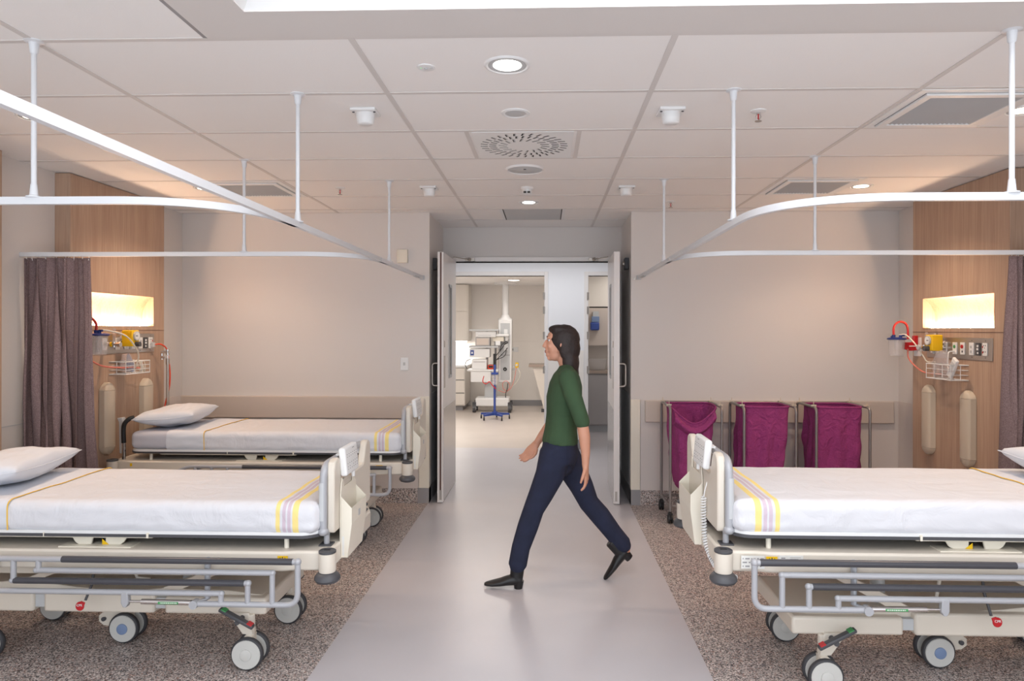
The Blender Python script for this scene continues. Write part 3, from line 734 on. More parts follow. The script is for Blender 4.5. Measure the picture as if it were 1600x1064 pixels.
def pad(side, y, z0, z1, label):
    t, s = wthing(side, 'wall_buffer_pad', label, 'wall buffer', y, z0); w = .066; H = z1-z0; n = 10; d = .055
    def prof(k, sc=1.0, sd=1.0): a = PI*k/n; return (s*(.002+d*sd*math.sin(a)**.32 if 0 < k < n else .002), -w*sc*math.cos(a))
    def body(z_a, z_b):
        g = G(); v = [(*prof(k), z_a) for k in range(n+1)] + [(*prof(k), z_b) for k in range(n+1)]; m = n+1
        return g.add(v, [(k, k+1, m+k+1, m+k) for k in range(n)] + [tuple(range(m))[::-1], tuple(range(m, 2*m)), (0, m, 2*m-1, n)])
    obj('body', body(.062, H-.062), 'padcream', t, smoothang=35)
    for nm, za, dz in (('end_cap', H-.06, 1), ('end_cap', .06, -1)):
        g = G(); v = []; rings = [(0, 1, 1), (.024, .84, .95), (.046, .48, .82), (.058, .15, .6)]
        for h, sc, sd in rings: v += [(*prof(k, sc, sd), za+dz*h) for k in range(n+1)]
        m = n+1; f = [(r*m+k, r*m+k+1, (r+1)*m+k+1, (r+1)*m+k) for r in range(3) for k in range(n)] + [tuple(range(m))[::-1], tuple(range(3*m, 4*m))] + [(r*m, (r+1)*m, (r+1)*m+n, r*m+n) for r in range(3)]
        obj(nm, g.add(v, f), 'padcream', t, smoothang=50)
pad(-1, 5.0, .665, 1.208, 'left cream buffer pad on the left timber wall, beside the curtain')
pad(-1, 5.495, .665, 1.205, 'right cream buffer pad on the left timber wall, behind the pillow')
pad(1, 5.565, .61, 1.17, 'left cream buffer pad on the right timber wall')
pad(1, 5.055, .61, 1.17, 'right cream buffer pad on the right timber wall, nearer the curtain')

def basket(side, y0, y1, z0, z1, label):
    t, s = wthing(side, 'wire_basket', label, 'basket', (y0+y1)/2, z0); hy = (y1-y0)/2; H = z1-z0; D = .13
    def loop(z, d0=.004, r=.003):
        return [(s*d0,-hy,z), (s*D,-hy,z), (s*D,hy,z), (s*d0,hy,z)]
    obj('rim', G().tube(loop(H), .0042, 8, closed=True), 'white', t); obj('base_frame', G().tube(loop(0), .0042, 8, closed=True), 'white', t)
    g = G()
    for z in (H*.33, H*.66): g.tube(loop(z), .0022, 6, closed=True)
    for y in (-hy, -hy/3, hy/3, hy): g.tube([(s*D, y, 0), (s*D, y, H)], .0025, 6).tube([(s*D, y, 0), (s*.004, y, 0)], .0025, 6)
    for x in (.045, .09): g.tube([(s*x, -hy, 0), (s*x, hy, 0)], .0022, 6)
    for y in (-hy, hy): g.tube([(s*.06, y, 0), (s*.06, y, H)], .0025, 6)
    obj('wires', g, 'white', t); return t
basket(-1, 5.05, 5.36, 1.262, 1.356, 'white wire basket on the left timber wall holding tubing')
basket(1, 5.08, 5.40, 1.238, 1.348, 'white wire basket on the right timber wall holding a clear bag')

def canister(loc, label, s):
    t = thing('suction_canister', label, 'canister', loc)
    obj('jar', G().lathe([(.05,-.145), (.056,-.14), (.064,-.005), (.061,-.005), (.053,-.135), (.0,-.138)], n=32), 'clear', t)
    obj('liner', G().lathe([(.016,-.125), (.018,-.01)], n=20), 'film', t)
    l = obj('lid', G().lathe([(.072,-.008), (.074,0), (.066,.007), (.03,.012)], n=32), 'navy', t)
    obj('ports', G().cyl((-.02,.01,.008), (-.02,.01,.032), .014).cyl((.022,-.018,.008), (.022,-.018,.03), .012).cyl((.022,-.018,.028), (.05,-.03,.028), .008).cyl((-.045,-.01,.006), (-.045,-.01,.022), .009), 'navy', l)
    return t
cl_ = canister((-3.15, 4.70, 1.565), 'clear suction canister with blue lid beside the left curtain', 1)
cr_ = canister((2.895, 5.74, 1.535), 'clear suction canister with blue lid on the right red bracket', -1)
def hose(name, label, pts, r, m, cat='tube', loc=None):
    P = smooth(pts, 7); c = loc or tuple(P[0]); g = G().tube([Vector(p)-Vector(c) for p in P], r, 10)
    o = obj(name, g, m); o.location = c; tag(o, label, cat); return o
hose('suction_hose', 'thick red hose arching from the left canister lid behind the curtain', [(-3.17, 4.71, 1.59), (-3.17, 4.71, 1.64), (-3.19, 4.70, 1.675), (-3.22, 4.69, 1.69), (-3.25, 4.68, 1.672), (-3.262, 4.67, 1.63), (-3.27, 4.66, 1.56)], .009, 'redtube', 'hose')
hose('suction_hose', 'thick red hose arching over the right suction canister', [(2.875, 5.75, 1.56), (2.875, 5.75, 1.62), (2.895, 5.75, 1.66), (2.935, 5.75, 1.675), (2.975, 5.75, 1.655), (2.99, 5.75, 1.61), (2.992, 5.75, 1.53)], .009, 'redtube', 'hose')
t = thing('canister_bracket', 'red wall bracket holding the right suction canister on a white plate', 'bracket', (WR, 5.76, 1.47))
obj('wall_plate', G().box((-.008,-.055,-.08), (0,.055,.075)), 'white', t, bevel=.003)
obj('arm', G().prism([(-.01,-.03), (-.01,.09), (-.04,.09), (-.045,.035), (-.12,.035), (-.125,-.02), (-.07,-.035)], 'Y', -.02, .02), 'red', t, bevel=.004)
obj('catch', G().box((-.085,-.024,.0), (-.03,-.02,.008)), 'white', t)
t = thing('canister_bracket', 'small cream wall bracket holding the left suction canister', 'bracket', (WL, 4.72, 1.53))
obj('arm', G().box((0,-.02,-.03), (.085,.02,.03)), 'padcream', t, bevel=.004)

def regulator(side, y, z, label):
    t, s = wthing(side, 'suction_regulator', label, 'regulator', y, z)
    obj('housing', G().rbox((s*.045,-.045,-.062), (s*.13,.045,.062), .008, (1,1,1)), 'yellow', t, smoothang=60)
    gy = .0
    ga = obj('gauge', G().cyl((s*.128,gy,.018), (s*.142,gy,.018), .036, n=28), 'ltgrey', t)
    obj('dial', G().cyl((s*.142,gy,.018), (s*.1435,gy,.018), .029, n=28), 'white', ga)
    obj('needle', G().box((s*.1435,gy-.022,.015), (s*.1445,gy+.004,.021)), 'ink', ga)
    obj('knob', G().cyl((s*.128,.0,-.045), (s*.165,.0,-.045), .019, n=18), 'darkgrey', t)
    obj('coupling', G().cyl((s*.012,0,0), (s*.048,0,0), .016), 'chrome', t)
    obj('stopcock', G().cyl((s*.08,0,.06), (s*.08,0,.073), .014).box((s*.06,-.006,.068), (s*.10,.03,.074)), 'steel', t)
    obj('nozzle', G().cyl((s*.09,0,-.06), (s*.09,0,-.085), .009), 'ltgrey', t)
regulator(-1, 5.175, 1.534, 'yellow suction regulator with round gauge on the left panel')
regulator(1, 5.37, 1.508, 'yellow suction regulator with round gauge on the right panel')
t = thing('oxygen_flowmeter', 'chrome flowmeter with brass valve left of the left regulator', 'flowmeter', (WL, 4.98, 1.49))
obj('body', G().cyl((.02,0,0), (.11,0,0), .014).cyl((.085,0,-.02), (.085,0,.02), .014), 'chrome', t)
obj('knob', G().cyl((.11,0,0), (.135,0,0), .018), 'chrome', t); obj('brass_ring', G().cyl((.06,.0,0), (.075,0,0), .019), 'yellow', t)
obj('flow_tube', G().cyl((.085,0,.02), (.085,0,.12), .012), 'clear', t)
t = thing('oxygen_flowmeter', 'chrome flowmeter with a round cap left of the right regulator', 'flowmeter', (WR, 5.47, 1.47))
obj('body', G().cyl((-.02,0,0), (-.14,0,0), .013).cyl((-.11,0,-.03), (-.11,0,.02), .013), 'chrome', t)
obj('knob', G().cyl((-.14,0,0), (-.16,0,0), .02), 'ltgrey', t)
obj('flow_tube', G().cyl((-.09,0,.02), (-.09,0,.12), .011), 'clear', t)

hose('oxygen_tube', 'pale clear tube looping from the left canister down into the basket', [(-3.13, 4.69, 1.595), (-3.10, 4.72, 1.595), (-3.06, 4.86, 1.56), (-3.06, 4.98, 1.48), (-3.09, 5.08, 1.40), (-3.14, 5.12, 1.31)], .0055, 'creamlight')
hose('oxygen_tube', 'pale clear tube curving from the right canister past the regulator', [(2.91, 5.73, 1.565), (2.93, 5.68, 1.57), (2.93, 5.60, 1.54), (2.93, 5.50, 1.48), (2.96, 5.46, 1.40), (2.98, 5.44, 1.36), (3.0, 5.36, 1.36)], .005, 'creamlight')
hose('drain_tube', 'thin pink tube sagging from behind the left curtain into the basket', [(-3.28, 4.70, 1.45), (-3.27, 4.78, 1.39), (-3.24, 4.88, 1.335), (-3.20, 5.02, 1.315), (-3.18, 5.16, 1.31), (-3.18, 5.24, 1.30)], .006, 'pink')
hose('drain_tube', 'thin pink tube sagging from the right bracket into the basket', [(2.985, 5.74, 1.45), (2.98, 5.72, 1.38), (2.985, 5.64, 1.32), (2.99, 5.52, 1.275), (3.0, 5.40, 1.268), (3.01, 5.3, 1.27)], .006, 'pink')
t = thing('power_cord', 'orange-red power cord hanging from the left outlet panel', 'power cord', (WL+.012, 5.58, 1.475))
P_ = smooth([(WL+.03, 5.58, 1.475), (WL+.07, 5.62, 1.478), (WL+.085, 5.68, 1.44), (WL+.08, 5.72, 1.36), (WL+.085, 5.735, 1.22), (WL+.08, 5.73, 1.10), (WL+.06, 5.70, .95), (WL+.05, 5.70, .80), (WL+.05, 5.70, .55)], 7)
obj('cable', G().tube([p-t.location for p in P_], .0055, 10), 'orange', t)
obj('plug', G().rbox((0,-.017,-.02), (.03,.017,.02), .006, (1,1,1)), 'ltgrey', t)
# contents of the baskets
def bag(loc, sx, sy, sz, label, seed, name='plastic_bag'):
    g = G(); n = 26
    def fn(u, v):
        a = u*2*PI; h = v; r = (1-.55*h**1.5)*(1+.22*noise.noise(Vector((math.cos(a)*2, math.sin(a)*2, h*3+seed))))
        r *= min(1, .35+3*h) if h < .25 else 1
        if h > .93: r *= max(.1, (1-h)/.07)
        return (sx*r*math.cos(a), sy*r*math.sin(a), sz*h)
    g.grid(fn, 30, 14); o = obj(name, g, 'film', smoothang=30, fix=False); o.location = loc; tag(o, label, 'bag'); return o
bag((2.995, 5.27, 1.246), .055, .12, .21, 'crumpled clear plastic bag standing in the right wire basket', 3.1)
bag((-3.22, 5.14, 1.27), .05, .07, .15, 'clear plastic bag of tubing in the left wire basket', 8.2)
g = G()
for k in range(4):
    c = Vector((.0, k*.03, .04)); g.tube([(c.x+.03*math.cos(a)+.004*k, c.y+.045*math.cos(a*1.0+k)*.6, c.z+.05*math.sin(a)) for a in [2*PI*i/18 for i in range(18)]], .0032, 6, closed=True)
o = obj('coiled_tubing', g, 'creamlight'); o.location = (-3.215, 5.24, 1.268); tag(o, 'white coiled tubing in the right half of the left wire basket', 'tubing')
o = obj('breathing_mask', G().loft([((0,0,0), (.03,0,0), (0,.035,0)), ((.0,.0,.05), (.028,0,0), (0,.03,0)), ((-.01,.0,.1), (.018,0,.0), (0,.018,0)), ((-.015,.0,.14), (.006,0,.0), (0,.008,0))]), 'blue'); o.location = (-3.235, 5.21, 1.275); tag(o, 'blue-tinted breathing mask in the left wire basket', 'mask')
t = thing('call_handset', 'white call handset with grey screen leaning out of the right basket', 'handset', (2.985, 5.13, 1.30))
R_ = rot('X', .55)
g = G().rbox((-.012,-.03,-.05), (.012,.03,.11), .008, (1,1,1)); g.v = [tuple(R_ @ Vector(p)) for p in g.v]; obj('body', g, 'white', t)
g = G().box((-.0135,-.02,.0), (-.0118,.02,.08)); g.v = [tuple(R_ @ Vector(p)) for p in g.v]; obj('screen', g, 'ltgrey', t)
hose('handset_cord', 'white cord from the green socket down into the right basket', [(WR-.02, 5.234, 1.447), (WR-.06, 5.225, 1.44), (WR-.08, 5.20, 1.40), (WR-.085, 5.195, 1.34), (WR-.09, 5.17, 1.29), (2.985, 5.15, 1.275)], .0045, 'white', 'cord')

# small wall fittings on the left back wall
t = thing('light_switch', 'white light switch plate on the left back wall near the door', 'light switch', (-1.316, YB, 1.287))
obj('plate', G().box((-.036,-.009,-.06), (.036,0,.06)), 'white', t, bevel=.003); obj('rocker', G().box((-.01,-.013,-.014), (.01,-.009,.014)), 'ltgrey', t, bevel=.001)
t = thing('wall_sensor', 'cream rectangular sensor box high on the left back wall', 'sensor', (-1.334, YB, 2.283))
obj('box', G().box((-.05,-.03,-.062), (.05,0,.062)), 'creamlight', t, bevel=.004)
obj('cover', G().box((-.035,-.034,-.062), (.05,-.03,.062)), 'creamlight', t, bevel=.002)
t = thing('wall_hook', 'small dark hook on the right recess wall edge by the ceiling track', 'hook', (.80, YB, 2.07))
obj('stem', G().cyl((0,0,0), (0,-.03,0), .006).cyl((0,-.03,0), (0,-.034,0), .012), 'steel', t)

# ============================================================ HOSPITAL BEDS
def castor(root, x, y, name='castor', axis_pedal=0, sx=1, blue=False, free=True, yoff=0):
    r = .077
    c = obj(name, G().box((x-.019, y-.03, .10), (x+.019, y+.03, .155)).cyl((x, y, .12), (x, y, .25), .021, n=14), 'cream', root, bevel=.004)
    for dy in (-.036, .036):
        w = obj('wheel', G().lathe([(.066, -.014), (r-.004, -.013), (r, -.007), (r, .007), (r-.004, .013), (.066, .014)], (x, y+dy, r), 'Y', 32, closed=True), 'tyre', c, smoothang=50)
    fc = G().lathe([(.068, -.0145), (.066, -.018), (.03, -.0195)], (x, y-.036, r), 'Y', 32).lathe([(.068, .0145), (.066, .018), (.03, .0195)], (x, y+.036, r), 'Y', 32)
    fc.cyl((x, y-.05, r), (x, y-.022, r), .067, n=32).cyl((x, y+.05, r), (x, y+.022, r), .067, n=32)
    obj('wheel_disc', fc, 'disc', c, smoothang=35)
    obj('hub_cap', G().lathe([(.028, -.0), (.027, -.005), (.018, -.008)], (x, y-.0545, r), 'Y', 24), 'blue' if blue else 'disc', c)
    return c
def pedal(root, x, y, sx, z=.245, s=1):
    # dark two-ended brake pedal, green end towards the head
    a = Vector((x+sx*.115, y-.07*s, z+.045)); b = Vector((x-sx*.045, y-.07*s, z-.04)); d = (b-a).normalized(); up = Vector((0,-1*s,0)).cross(d).normalized()
    def bar(p, q, w, h, off=0):
        g = G(); v = []
        for P_ in (p, q):
            for sy, sz in ((-1,-1), (1,-1), (1,1), (-1,1)): v.append(P_ + Vector((0, sy*w, 0)) + up*(sz*h+off))
        return g.add(v, [(3,2,1,0), (4,5,6,7), (0,1,5,4), (1,2,6,5), (2,3,7,6), (3,0,4,7)])
    o = obj('brake_pedal', bar(a, b, .016, .009), 'darkgrey', root, bevel=.006)
    sg = 1 if up.z > 0 else -1
    obj('green_mark', bar(a+d*.01, a+d*.035, .0165, .0025, sg*.0085), 'green', o, bevel=.001)
    obj('red_mark', bar(b-d*.035, b-d*.01, .0165, .0025, sg*.0085), 'red', o, bevel=.001)
    obj('pedal_pivot', G().cyl((x+sx*.03, y-.08*s, z-.015), (x+sx*.03, y, z-.015), .012), 'darkgrey', o)
def hospital_bed(Xf, Yc, sx, L, label, cpr=True, pocket=(-.25, .0), sticker=False):
    t = thing('hospital_bed', label, 'bed', (Xf, Yc, 0), group='hospital beds in the recovery bays')
    U = lambda u: sx*u
    B = lambda g, u0, u1, v0, v1, z0, z1: g.box((U(u0), v0, z0), (U(u1), v1, z1))
    # undercarriage
    bs = obj('base_cover', B(B(B(G(), .30, .79, -.26, .26, .245, .325), .84, 1.38, -.26, .26, .245, .345), 1.43, 1.80, -.26, .26, .245, .345), 'cream', t, bevel=.012, smoothang=30)
    obj('base_deck', G().prism([(U(.33), .325), (U(.5), .345), (U(.84), .35), (U(1.0), .335), (U(1.25), .352), (U(1.5), .385), (U(1.78), .36), (U(1.78), .30), (U(.33), .30)], 'Y', -.22, .22), 'cream', bs, smoothang=30, bevel=.004)
    obj('base_joint', B(G(), .78, .85, -.245, .245, .265, .315), 'ltgrey', bs); obj('base_joint', B(G(), 1.37, 1.44, -.245, .245, .265, .325), 'ltgrey', bs)
    for u, nm in ((.375 if sx < 0 else .435, 'foot'), (1.68, 'head')):
        for v in (-.255, .255):
            c = castor(t, U(u), v)
            obj('castor_arm', G().prism([(U(u-.02 if nm == 'foot' else u-.03), .16), (U(u+.03), .16), (U(u+.10), .26), (U(u+.0), .26)] if nm == 'foot' else [(U(u-.03), .16), (U(u+.02), .16), (U(u+.0), .26), (U(u-.08), .26)], 'Y', v-.022, v+.022), 'cream', c, bevel=.004)
            if nm == 'foot': pedal(c, U(u), v, sx, .255, 1 if v < 0 else -1)
    um = 1.125 if sx < 0 else 1.065
    c = castor(t, U(um), .0, 'steering_castor', blue=True)
    obj('castor_arm', G().prism([(U(um-.02), .12), (U(um-.02), .06), (U(um+.12), .08), (U(um+.145), .10), (U(um+.145), .13), (U(um+.12), .15), (U(um-.02), .155)], 'Y', -.02, .02).cyl((U(um+.12), -.026, .115), (U(um+.12), -.02, .115), .015), 'cream', c, bevel=.006)
    obj('axle_bolt', G().cyl((U(um+.115), -.03, .115), (U(um+.115), -.02, .115), .011), 'darkgrey', c)
    # lift mechanism
    zf = .51+L
    for v in (-.2, .2):
        obj('lift_arm', G().prism([(U(.84), .30), (U(.90), .27), (U(.93), .31), (U(.42), zf), (U(.34), zf)], 'Y', v-.016, v+.016), 'cream', t, bevel=.003)
        obj('lift_arm', G().prism([(U(1.62), .31), (U(1.70), .31), (U(1.20), zf), (U(1.12), zf)], 'Y', v-.016, v+.016), 'cream', t, bevel=.003)
        obj('arm_pivot', G().cyl((U(.885), v-.03, .295), (U(.885), v+.03, .295), .032), 'cream', t, bevel=.003)
    ac = obj('actuator', G().cyl((U(.74), -.12, .34), (U(.74), -.12, zf), .032), 'ltgrey', t)
    obj('actuator_label', G().cyl((U(.74), -.12, .41), (U(.74), -.12, .43), .0325).cyl((U(.74), -.12, .36), (U(.74), -.12, .375), .0325), 'sign', ac)
    obj('linkage', G().tube([(U(.95), -.1, .35), (U(1.02), -.1, .36), (U(1.06), -.1, zf)], .009), 'cream', t)
    # upper frame
    z0, z1 = .508+L, .597+L
    poly = [(U(-.055), -.30), (U(-.055), .30), (U(-.02), .40), (U(.10), .40), (U(.16), .415), (U(1.96), .415), (U(2.02), .40), (U(2.14), .39), (U(2.14), -.39), (U(2.02), -.40), (U(1.96), -.415), (U(.16), -.415), (U(.10), -.40), (U(-.02), -.40)]
    fr = obj('upper_frame', G().prism(poly, 'Z', z0, z1), 'cream', t, bevel=.010, smoothang=30)
    obj('sub_frame', B(B(G(), .50, 2.0, -.35, -.30, .462+L, .508+L), .50, 2.0, .30, .35, .462+L, .508+L), 'cream', fr, bevel=.004)
    for u in (-.045, 2.12):
        for v in (-.415, .415):
            x = U(.03 if (u < 0 and v > 0 and sx < 0) else u); bu = obj('corner_bumper', G().lathe([(.036, z0+.005), (.0385, z0+.012), (.0385, z1+.0)], (x, v, 0), n=28), 'cream', fr)
            obj('bumper_cap', G().lathe([(.036, z1+.0), (.0385, z1+.002), (.0385, z1+.010), (.034, z1+.013)], (x, v, 0), n=28), 'darkgrey', bu)
            obj('cap_socket', G().box((x-.014, v-.008, z1+.012), (x+.014, v+.008, z1+.0142)), 'black', bu)
            obj('bumper_roller', G().lathe([(.03, z0+.006), (.044, z0-.001), (.056, z0-.014), (.058, z0-.026), (.05, z0-.038), (.03, z0-.045)], (x, v, 0), n=30), 'darkgrey', bu)
    # platform
    zp = .653+L; r_ = .1; pl = []
    for cx, cy, a0 in ((.10, -.285, PI), (1.93, -.285, 1.5*PI), (1.93, .285, 0), (.10, .285, .5*PI)):
        for k in range(9): a = a0+PI/2*k/8; pl.append((U(cx+r_*math.cos(a)), cy+r_*math.sin(a)))
    pf = obj('mattress_platform', G().prism(pl, 'Z', zp+.004, zp+.022), 'white', t, smoothang=30)
    cx_, cy_ = U(1.015), 0
    obj('platform_edge', G().prism([(cx_+(x-cx_)*1.004, y*1.012) for x, y in pl], 'Z', zp-.004, zp+.009), 'darkgrey', pf, smoothang=30)
    obj('edge_clips', B(B(G(), .79, .80, -.392, -.38, zp-.008, zp+.016), 1.28, 1.284, -.391, -.38, zp-.006, zp+.014), 'creamlight', pf)
    obj('platform_rail', B(B(G(), .79, 1.80, -.36, -.33, zp-.018, zp-.004), .79, 1.80, .33, .36, zp-.018, zp-.004), 'creamlight', pf, bevel=.003)
    for u0, w, s_ in ((.92, .1, 1), (1.18, .1, -1)):
        for v in (-.34, .34):
            p_ = [(u0, zp-.018), (u0+w, zp-.018), (u0+w+.00, z1), (u0+.035, z1), (u0+.015, z1+.014)] if s_ > 0 else [(u0-w, zp-.018), (u0, zp-.018), (u0-.015, z1+.014), (u0-.035, z1), (u0-w+.01, z1)]
            obj('platform_bracket', G().prism([(U(a), b) for a, b in p_], 'Y', v-.006, v+.006), 'creamlight', pf, bevel=.003)
    obj('warning_sticker', G().prism([(U(1.0), z1+.002), (U(1.035), z1+.002), (U(1.035), z1+.03)], 'Y', -.347, -.3465), 'yellow', pf)
    for v in (-.34, .34): obj('bracket_foot', B(G(), .88, 1.22, v-.04, v+.04, z1-.001, z1+.004), 'creamlight', pf)
    for u in (.165, 1.87):
        for v in (-.35, .35): obj('support_post', G().cyl((U(u), v, z1-.002), (U(u), v, zp), .011), 'creamlight', t)
    # labels on the frame side
    lb = obj('warning_label', B(G(), .135, .182, -.4166, -.415, z0+.05, z0+.072), 'yellow', fr)
    obj('label_symbols', G().prism([(U(.143), z0+.055), (U(.153), z0+.055), (U(.148), z0+.067)], 'Y', -.4172, -.4166).prism([(U(.165), z0+.055), (U(.175), z0+.055), (U(.17), z0+.067)], 'Y', -.4172, -.4166).box((U(.157), -.4172, z0+.053), (U(.161), -.4166, z0+.068)), 'ink', lb)
    if sticker:
        sg = obj('rating_label', B(G(), .03, .128, -.4164, -.415, z0+.02, z0+.075), 'sign', fr); sg2 = obj('rating_label', B(G(), .19, .29, -.4164, -.415, z0+.05, z0+.078), 'sign', fr)
        g = G(); rn = random.Random(3)
        for rw in range(3):
            u = .036
            while u < .12:
                w = rn.choice((.004, .007, .018)); B(g, u, min(u+w, .125), -.4168, -.4164, z0+.028+rw*.016, z0+.0335+rw*.016); u += w+.007
        B(g, .198, .215, -.4168, -.4164, z0+.064, z0+.069); B(g, .235, .28, -.4168, -.4164, z0+.068, z0+.0695); B(g, .235, .27, -.4168, -.4164, z0+.062, z0+.0635)
        obj('label_print', g, 'greyskirt', sg)
    lb2 = obj('warning_label', B(G(), 1.45, 1.49, -.4166, -.415, z0+.04, z0+.062), 'yellow', fr) if False else obj('warning_label', B(G(), 1.955, 1.992, -.411, -.4095, z0+.05, z0+.072), 'yellow', fr)
    if cpr:
        tg = obj('cpr_release', G().prism([(U(1.125)+.0+sx*(-.0)+.020*math.cos(a), .305+L*.6+.016+.021*math.sin(a)) for a in [2*PI*k/20 for k in range(20)]] , 'Y', -.372, -.366).prism([(U(1.10), .338+L*.6), (U(1.12), .345+L*.6), (U(1.14), .325+L*.6), (U(1.11), .31+L*.6)], 'Y', -.370, -.366), 'red', t, bevel=.002)
        tg['label'] = 'red CPR release tag'
        text('cpr_text', 'CPR', .015, 'white', tg, Matrix.Translation((U(1.125), -.3728, .326+L*.6)) @ Matrix.Rotation(PI/2, 4, 'X'))
        obj('release_stem', G().tube([(U(1.105), -.36, .345+L*.6), (U(1.085), -.34, .42+L), (U(1.085), -.33, z0)], .006), 'darkgrey', tg)
    # side rails, folded down on both sides
    for s in (-1, 1):
        v = s*.475; T = lambda u, z: (U(u), v, z+L)
        zt, zb = .574, .383
        rl = obj('side_rail', G().tube(fillet([T(1.70, .44), T(1.64, .52), T(1.53, zt), T(.065, zt)], .05), .0128, 12).tube(fillet([T(.068, zt), T(.068, zb), T(.53, zb)], .055, 7), .0128, 12).tube(fillet([T(1.70, .44), T(1.72, .39), T(1.62, zb), T(1.5, zb)], .04), .0128, 12), 'railgrey', t)
        obj('rail_grip', G().cyl(T(.09, zt), T(1.13, zt), .0145, n=16), 'raildark', rl)
        obj('middle_rail', G().tube([T(1.25, .524), T(.18, .524)], .0125, 12).tube([T(.182, .524), T(.182, zb)], .012, 12).tube([T(1.24, .524), T(1.24, zt)], .012, 12).ball(T(.18, .524), .0135).ball(T(1.25, .524), .0135), 'railgrey', rl)
        obj('middle_rail', G().tube([T(1.36, .477), T(.29, .477)], .0125, 12).tube([T(.292, .477), T(.292, zb)], .012, 12).tube([T(1.355, .477), T(1.355, zt)], .012, 12).ball(T(.29, .477), .0145).ball(T(1.36, .477), .0135), 'railgrey', rl)
        obj('rail_grip', G().cyl(T(.305, .477), T(1.35, .477), .0142, n=16), 'raildark', rl)
        obj('middle_rail', G().tube([T(1.50, .43), T(.41, .43)], .0125, 12).tube([T(.412, .43), T(.412, zb)], .012, 12).tube([T(1.475, .43), T(1.475, zt)], .012, 12).ball(T(.41, .43), .0135), 'railgrey', rl)
        obj('end_ball', G().ball(T(.068, zt), .0165), 'railgrey', rl)
        pv = obj('rail_pivot', G().tube([T(.525, zb), (U(.49), s*.44, .395+L), (U(.49), s*.44, .555+L), (U(.5), s*.43, .56+L), (U(.5), s*.35, .56+L)], .013, 12).cyl((U(.53), v-.018, zb+L), (U(.53), v+.018, zb+L), .019), 'railgrey', rl)
        obj('rail_pivot', G().tube([T(1.5, zb), (U(1.47), s*.44, .395+L), (U(1.47), s*.44, .555+L), (U(1.5), s*.35, .56+L)], .013, 12), 'railgrey', rl)
        ga = obj('gas_strut', G().cyl(T(.545, zb+.005), T(.77, zb+.007), .0115, n=16), 'chrome', rl)
        obj('strut_rod', G().cyl(T(.76, zb+.007), T(.84, zb+.007), .0055), 'chrome', ga)
        gl_ = obj('green_label', G().box((U(.60), v-.0125, zb+L+.001), (U(.69), v-.0112, zb+L+.011)), 'green', ga)
        g = G(); rn = random.Random(5); u = .605
        while u < .682: w = rn.choice((.003, .005, .007)); g.box((U(u), v-.0129, zb+L+.004), (U(u+w), v-.0125, zb+L+.008)); u += w+.0025
        obj('label_print', g, 'sign', gl_)
        obj('strut_bracket', G().prism([(U(.828), .435+L), (U(.858), .435+L), (U(.858), .385+L), (U(.848), .366+L), (U(.835), .366+L), (U(.825), .385+L)], 'Y', v-.013, v+.013), 'railgrey', rl, bevel=.003)
    # footboard
    tu = G().tube(fillet([(U(0), -.335, .70+L), (U(0), -.335, .972+L), (U(0), .335, .972+L), (U(0), .335, .70+L)], .075, 8), .0175, 14)
    tu.cyl((U(0), -.335, .665+L), (U(0), -.335, .71+L), .017).ball((U(0), -.335, .668+L), .024, .024, .02).cyl((U(0), .335, .665+L), (U(0), .335, .71+L), .017).ball((U(0), .335, .668+L), .024, .024, .02)
    tu.tube([(U(0), -.335, .668+L), (U(-.004), -.30, .66+L)], .02).tube([(U(0), .335, .668+L), (U(-.004), .30, .66+L)], .02)
    fb = obj('footboard_tube', tu, 'railgrey', t)
    obj('footboard_post', G().cyl((U(-.005), -.30, .585+L), (U(-.005), -.30, .68+L), .0135).cyl((U(-.005), .30, .585+L), (U(-.005), .30, .68+L), .0135), 'railgrey', fb)
    for v in (-.30, .30): obj('post_collar', G().box((U(-.035), v-.03, .596+L), (U(.025), v+.03, .604+L)), 'darkgrey', fb, bevel=.003)
    for s in (-1, 1): obj('tube_insert', G().cyl((U(.004), s*.3375, .72+L), (U(.004), s*.3375, .895+L), .0168, n=14), 'ltgrey', fb)
    h = .995+L
    py = [(-.315, .655+L), (.315, .655+L), (.325, .68+L), (.325, h-.05), (.31, h-.012), (.285, h), (.25, h), (.225, h-.02), (.20, h-.075), (.19, h-.105), (.17, h-.115), (-.17, h-.115), (-.19, h-.105), (-.20, h-.075), (-.225, h-.02), (-.25, h), (-.285, h), (-.31, h-.012), (-.325, h-.05), (-.325, .68+L)]
    pn = obj('footboard_panel', G().prism(py, 'X', U(-.048), U(-.012)), 'cream', t, bevel=.008, smoothang=40)
    # push handles at the head end
    for s in (-1, 1):
        ph = obj('push_handle', G().tube(smooth([(U(2.07), s*.36, .72+L), (U(2.072), s*.36, .82+L), (U(2.062), s*.36, .865+L), (U(2.035), s*.35, .895+L), (U(2.01), s*.33, .905+L)]), .016, 12), 'black', t)
        obj('handle_post', G().cyl((U(2.07), s*.36, .595+L), (U(2.07), s*.36, .73+L), .0135), 'chrome', ph)
        obj('handle_bracket', G().prism([(U(2.09), .64+L), (U(2.11), .64+L), (U(2.115), .87+L), (U(2.13), .90+L), (U(2.09), .905+L), (U(2.08), .86+L)], 'Y', s*.33-.02, s*.33+.02), 'ltgrey', ph, bevel=.004)
    return t

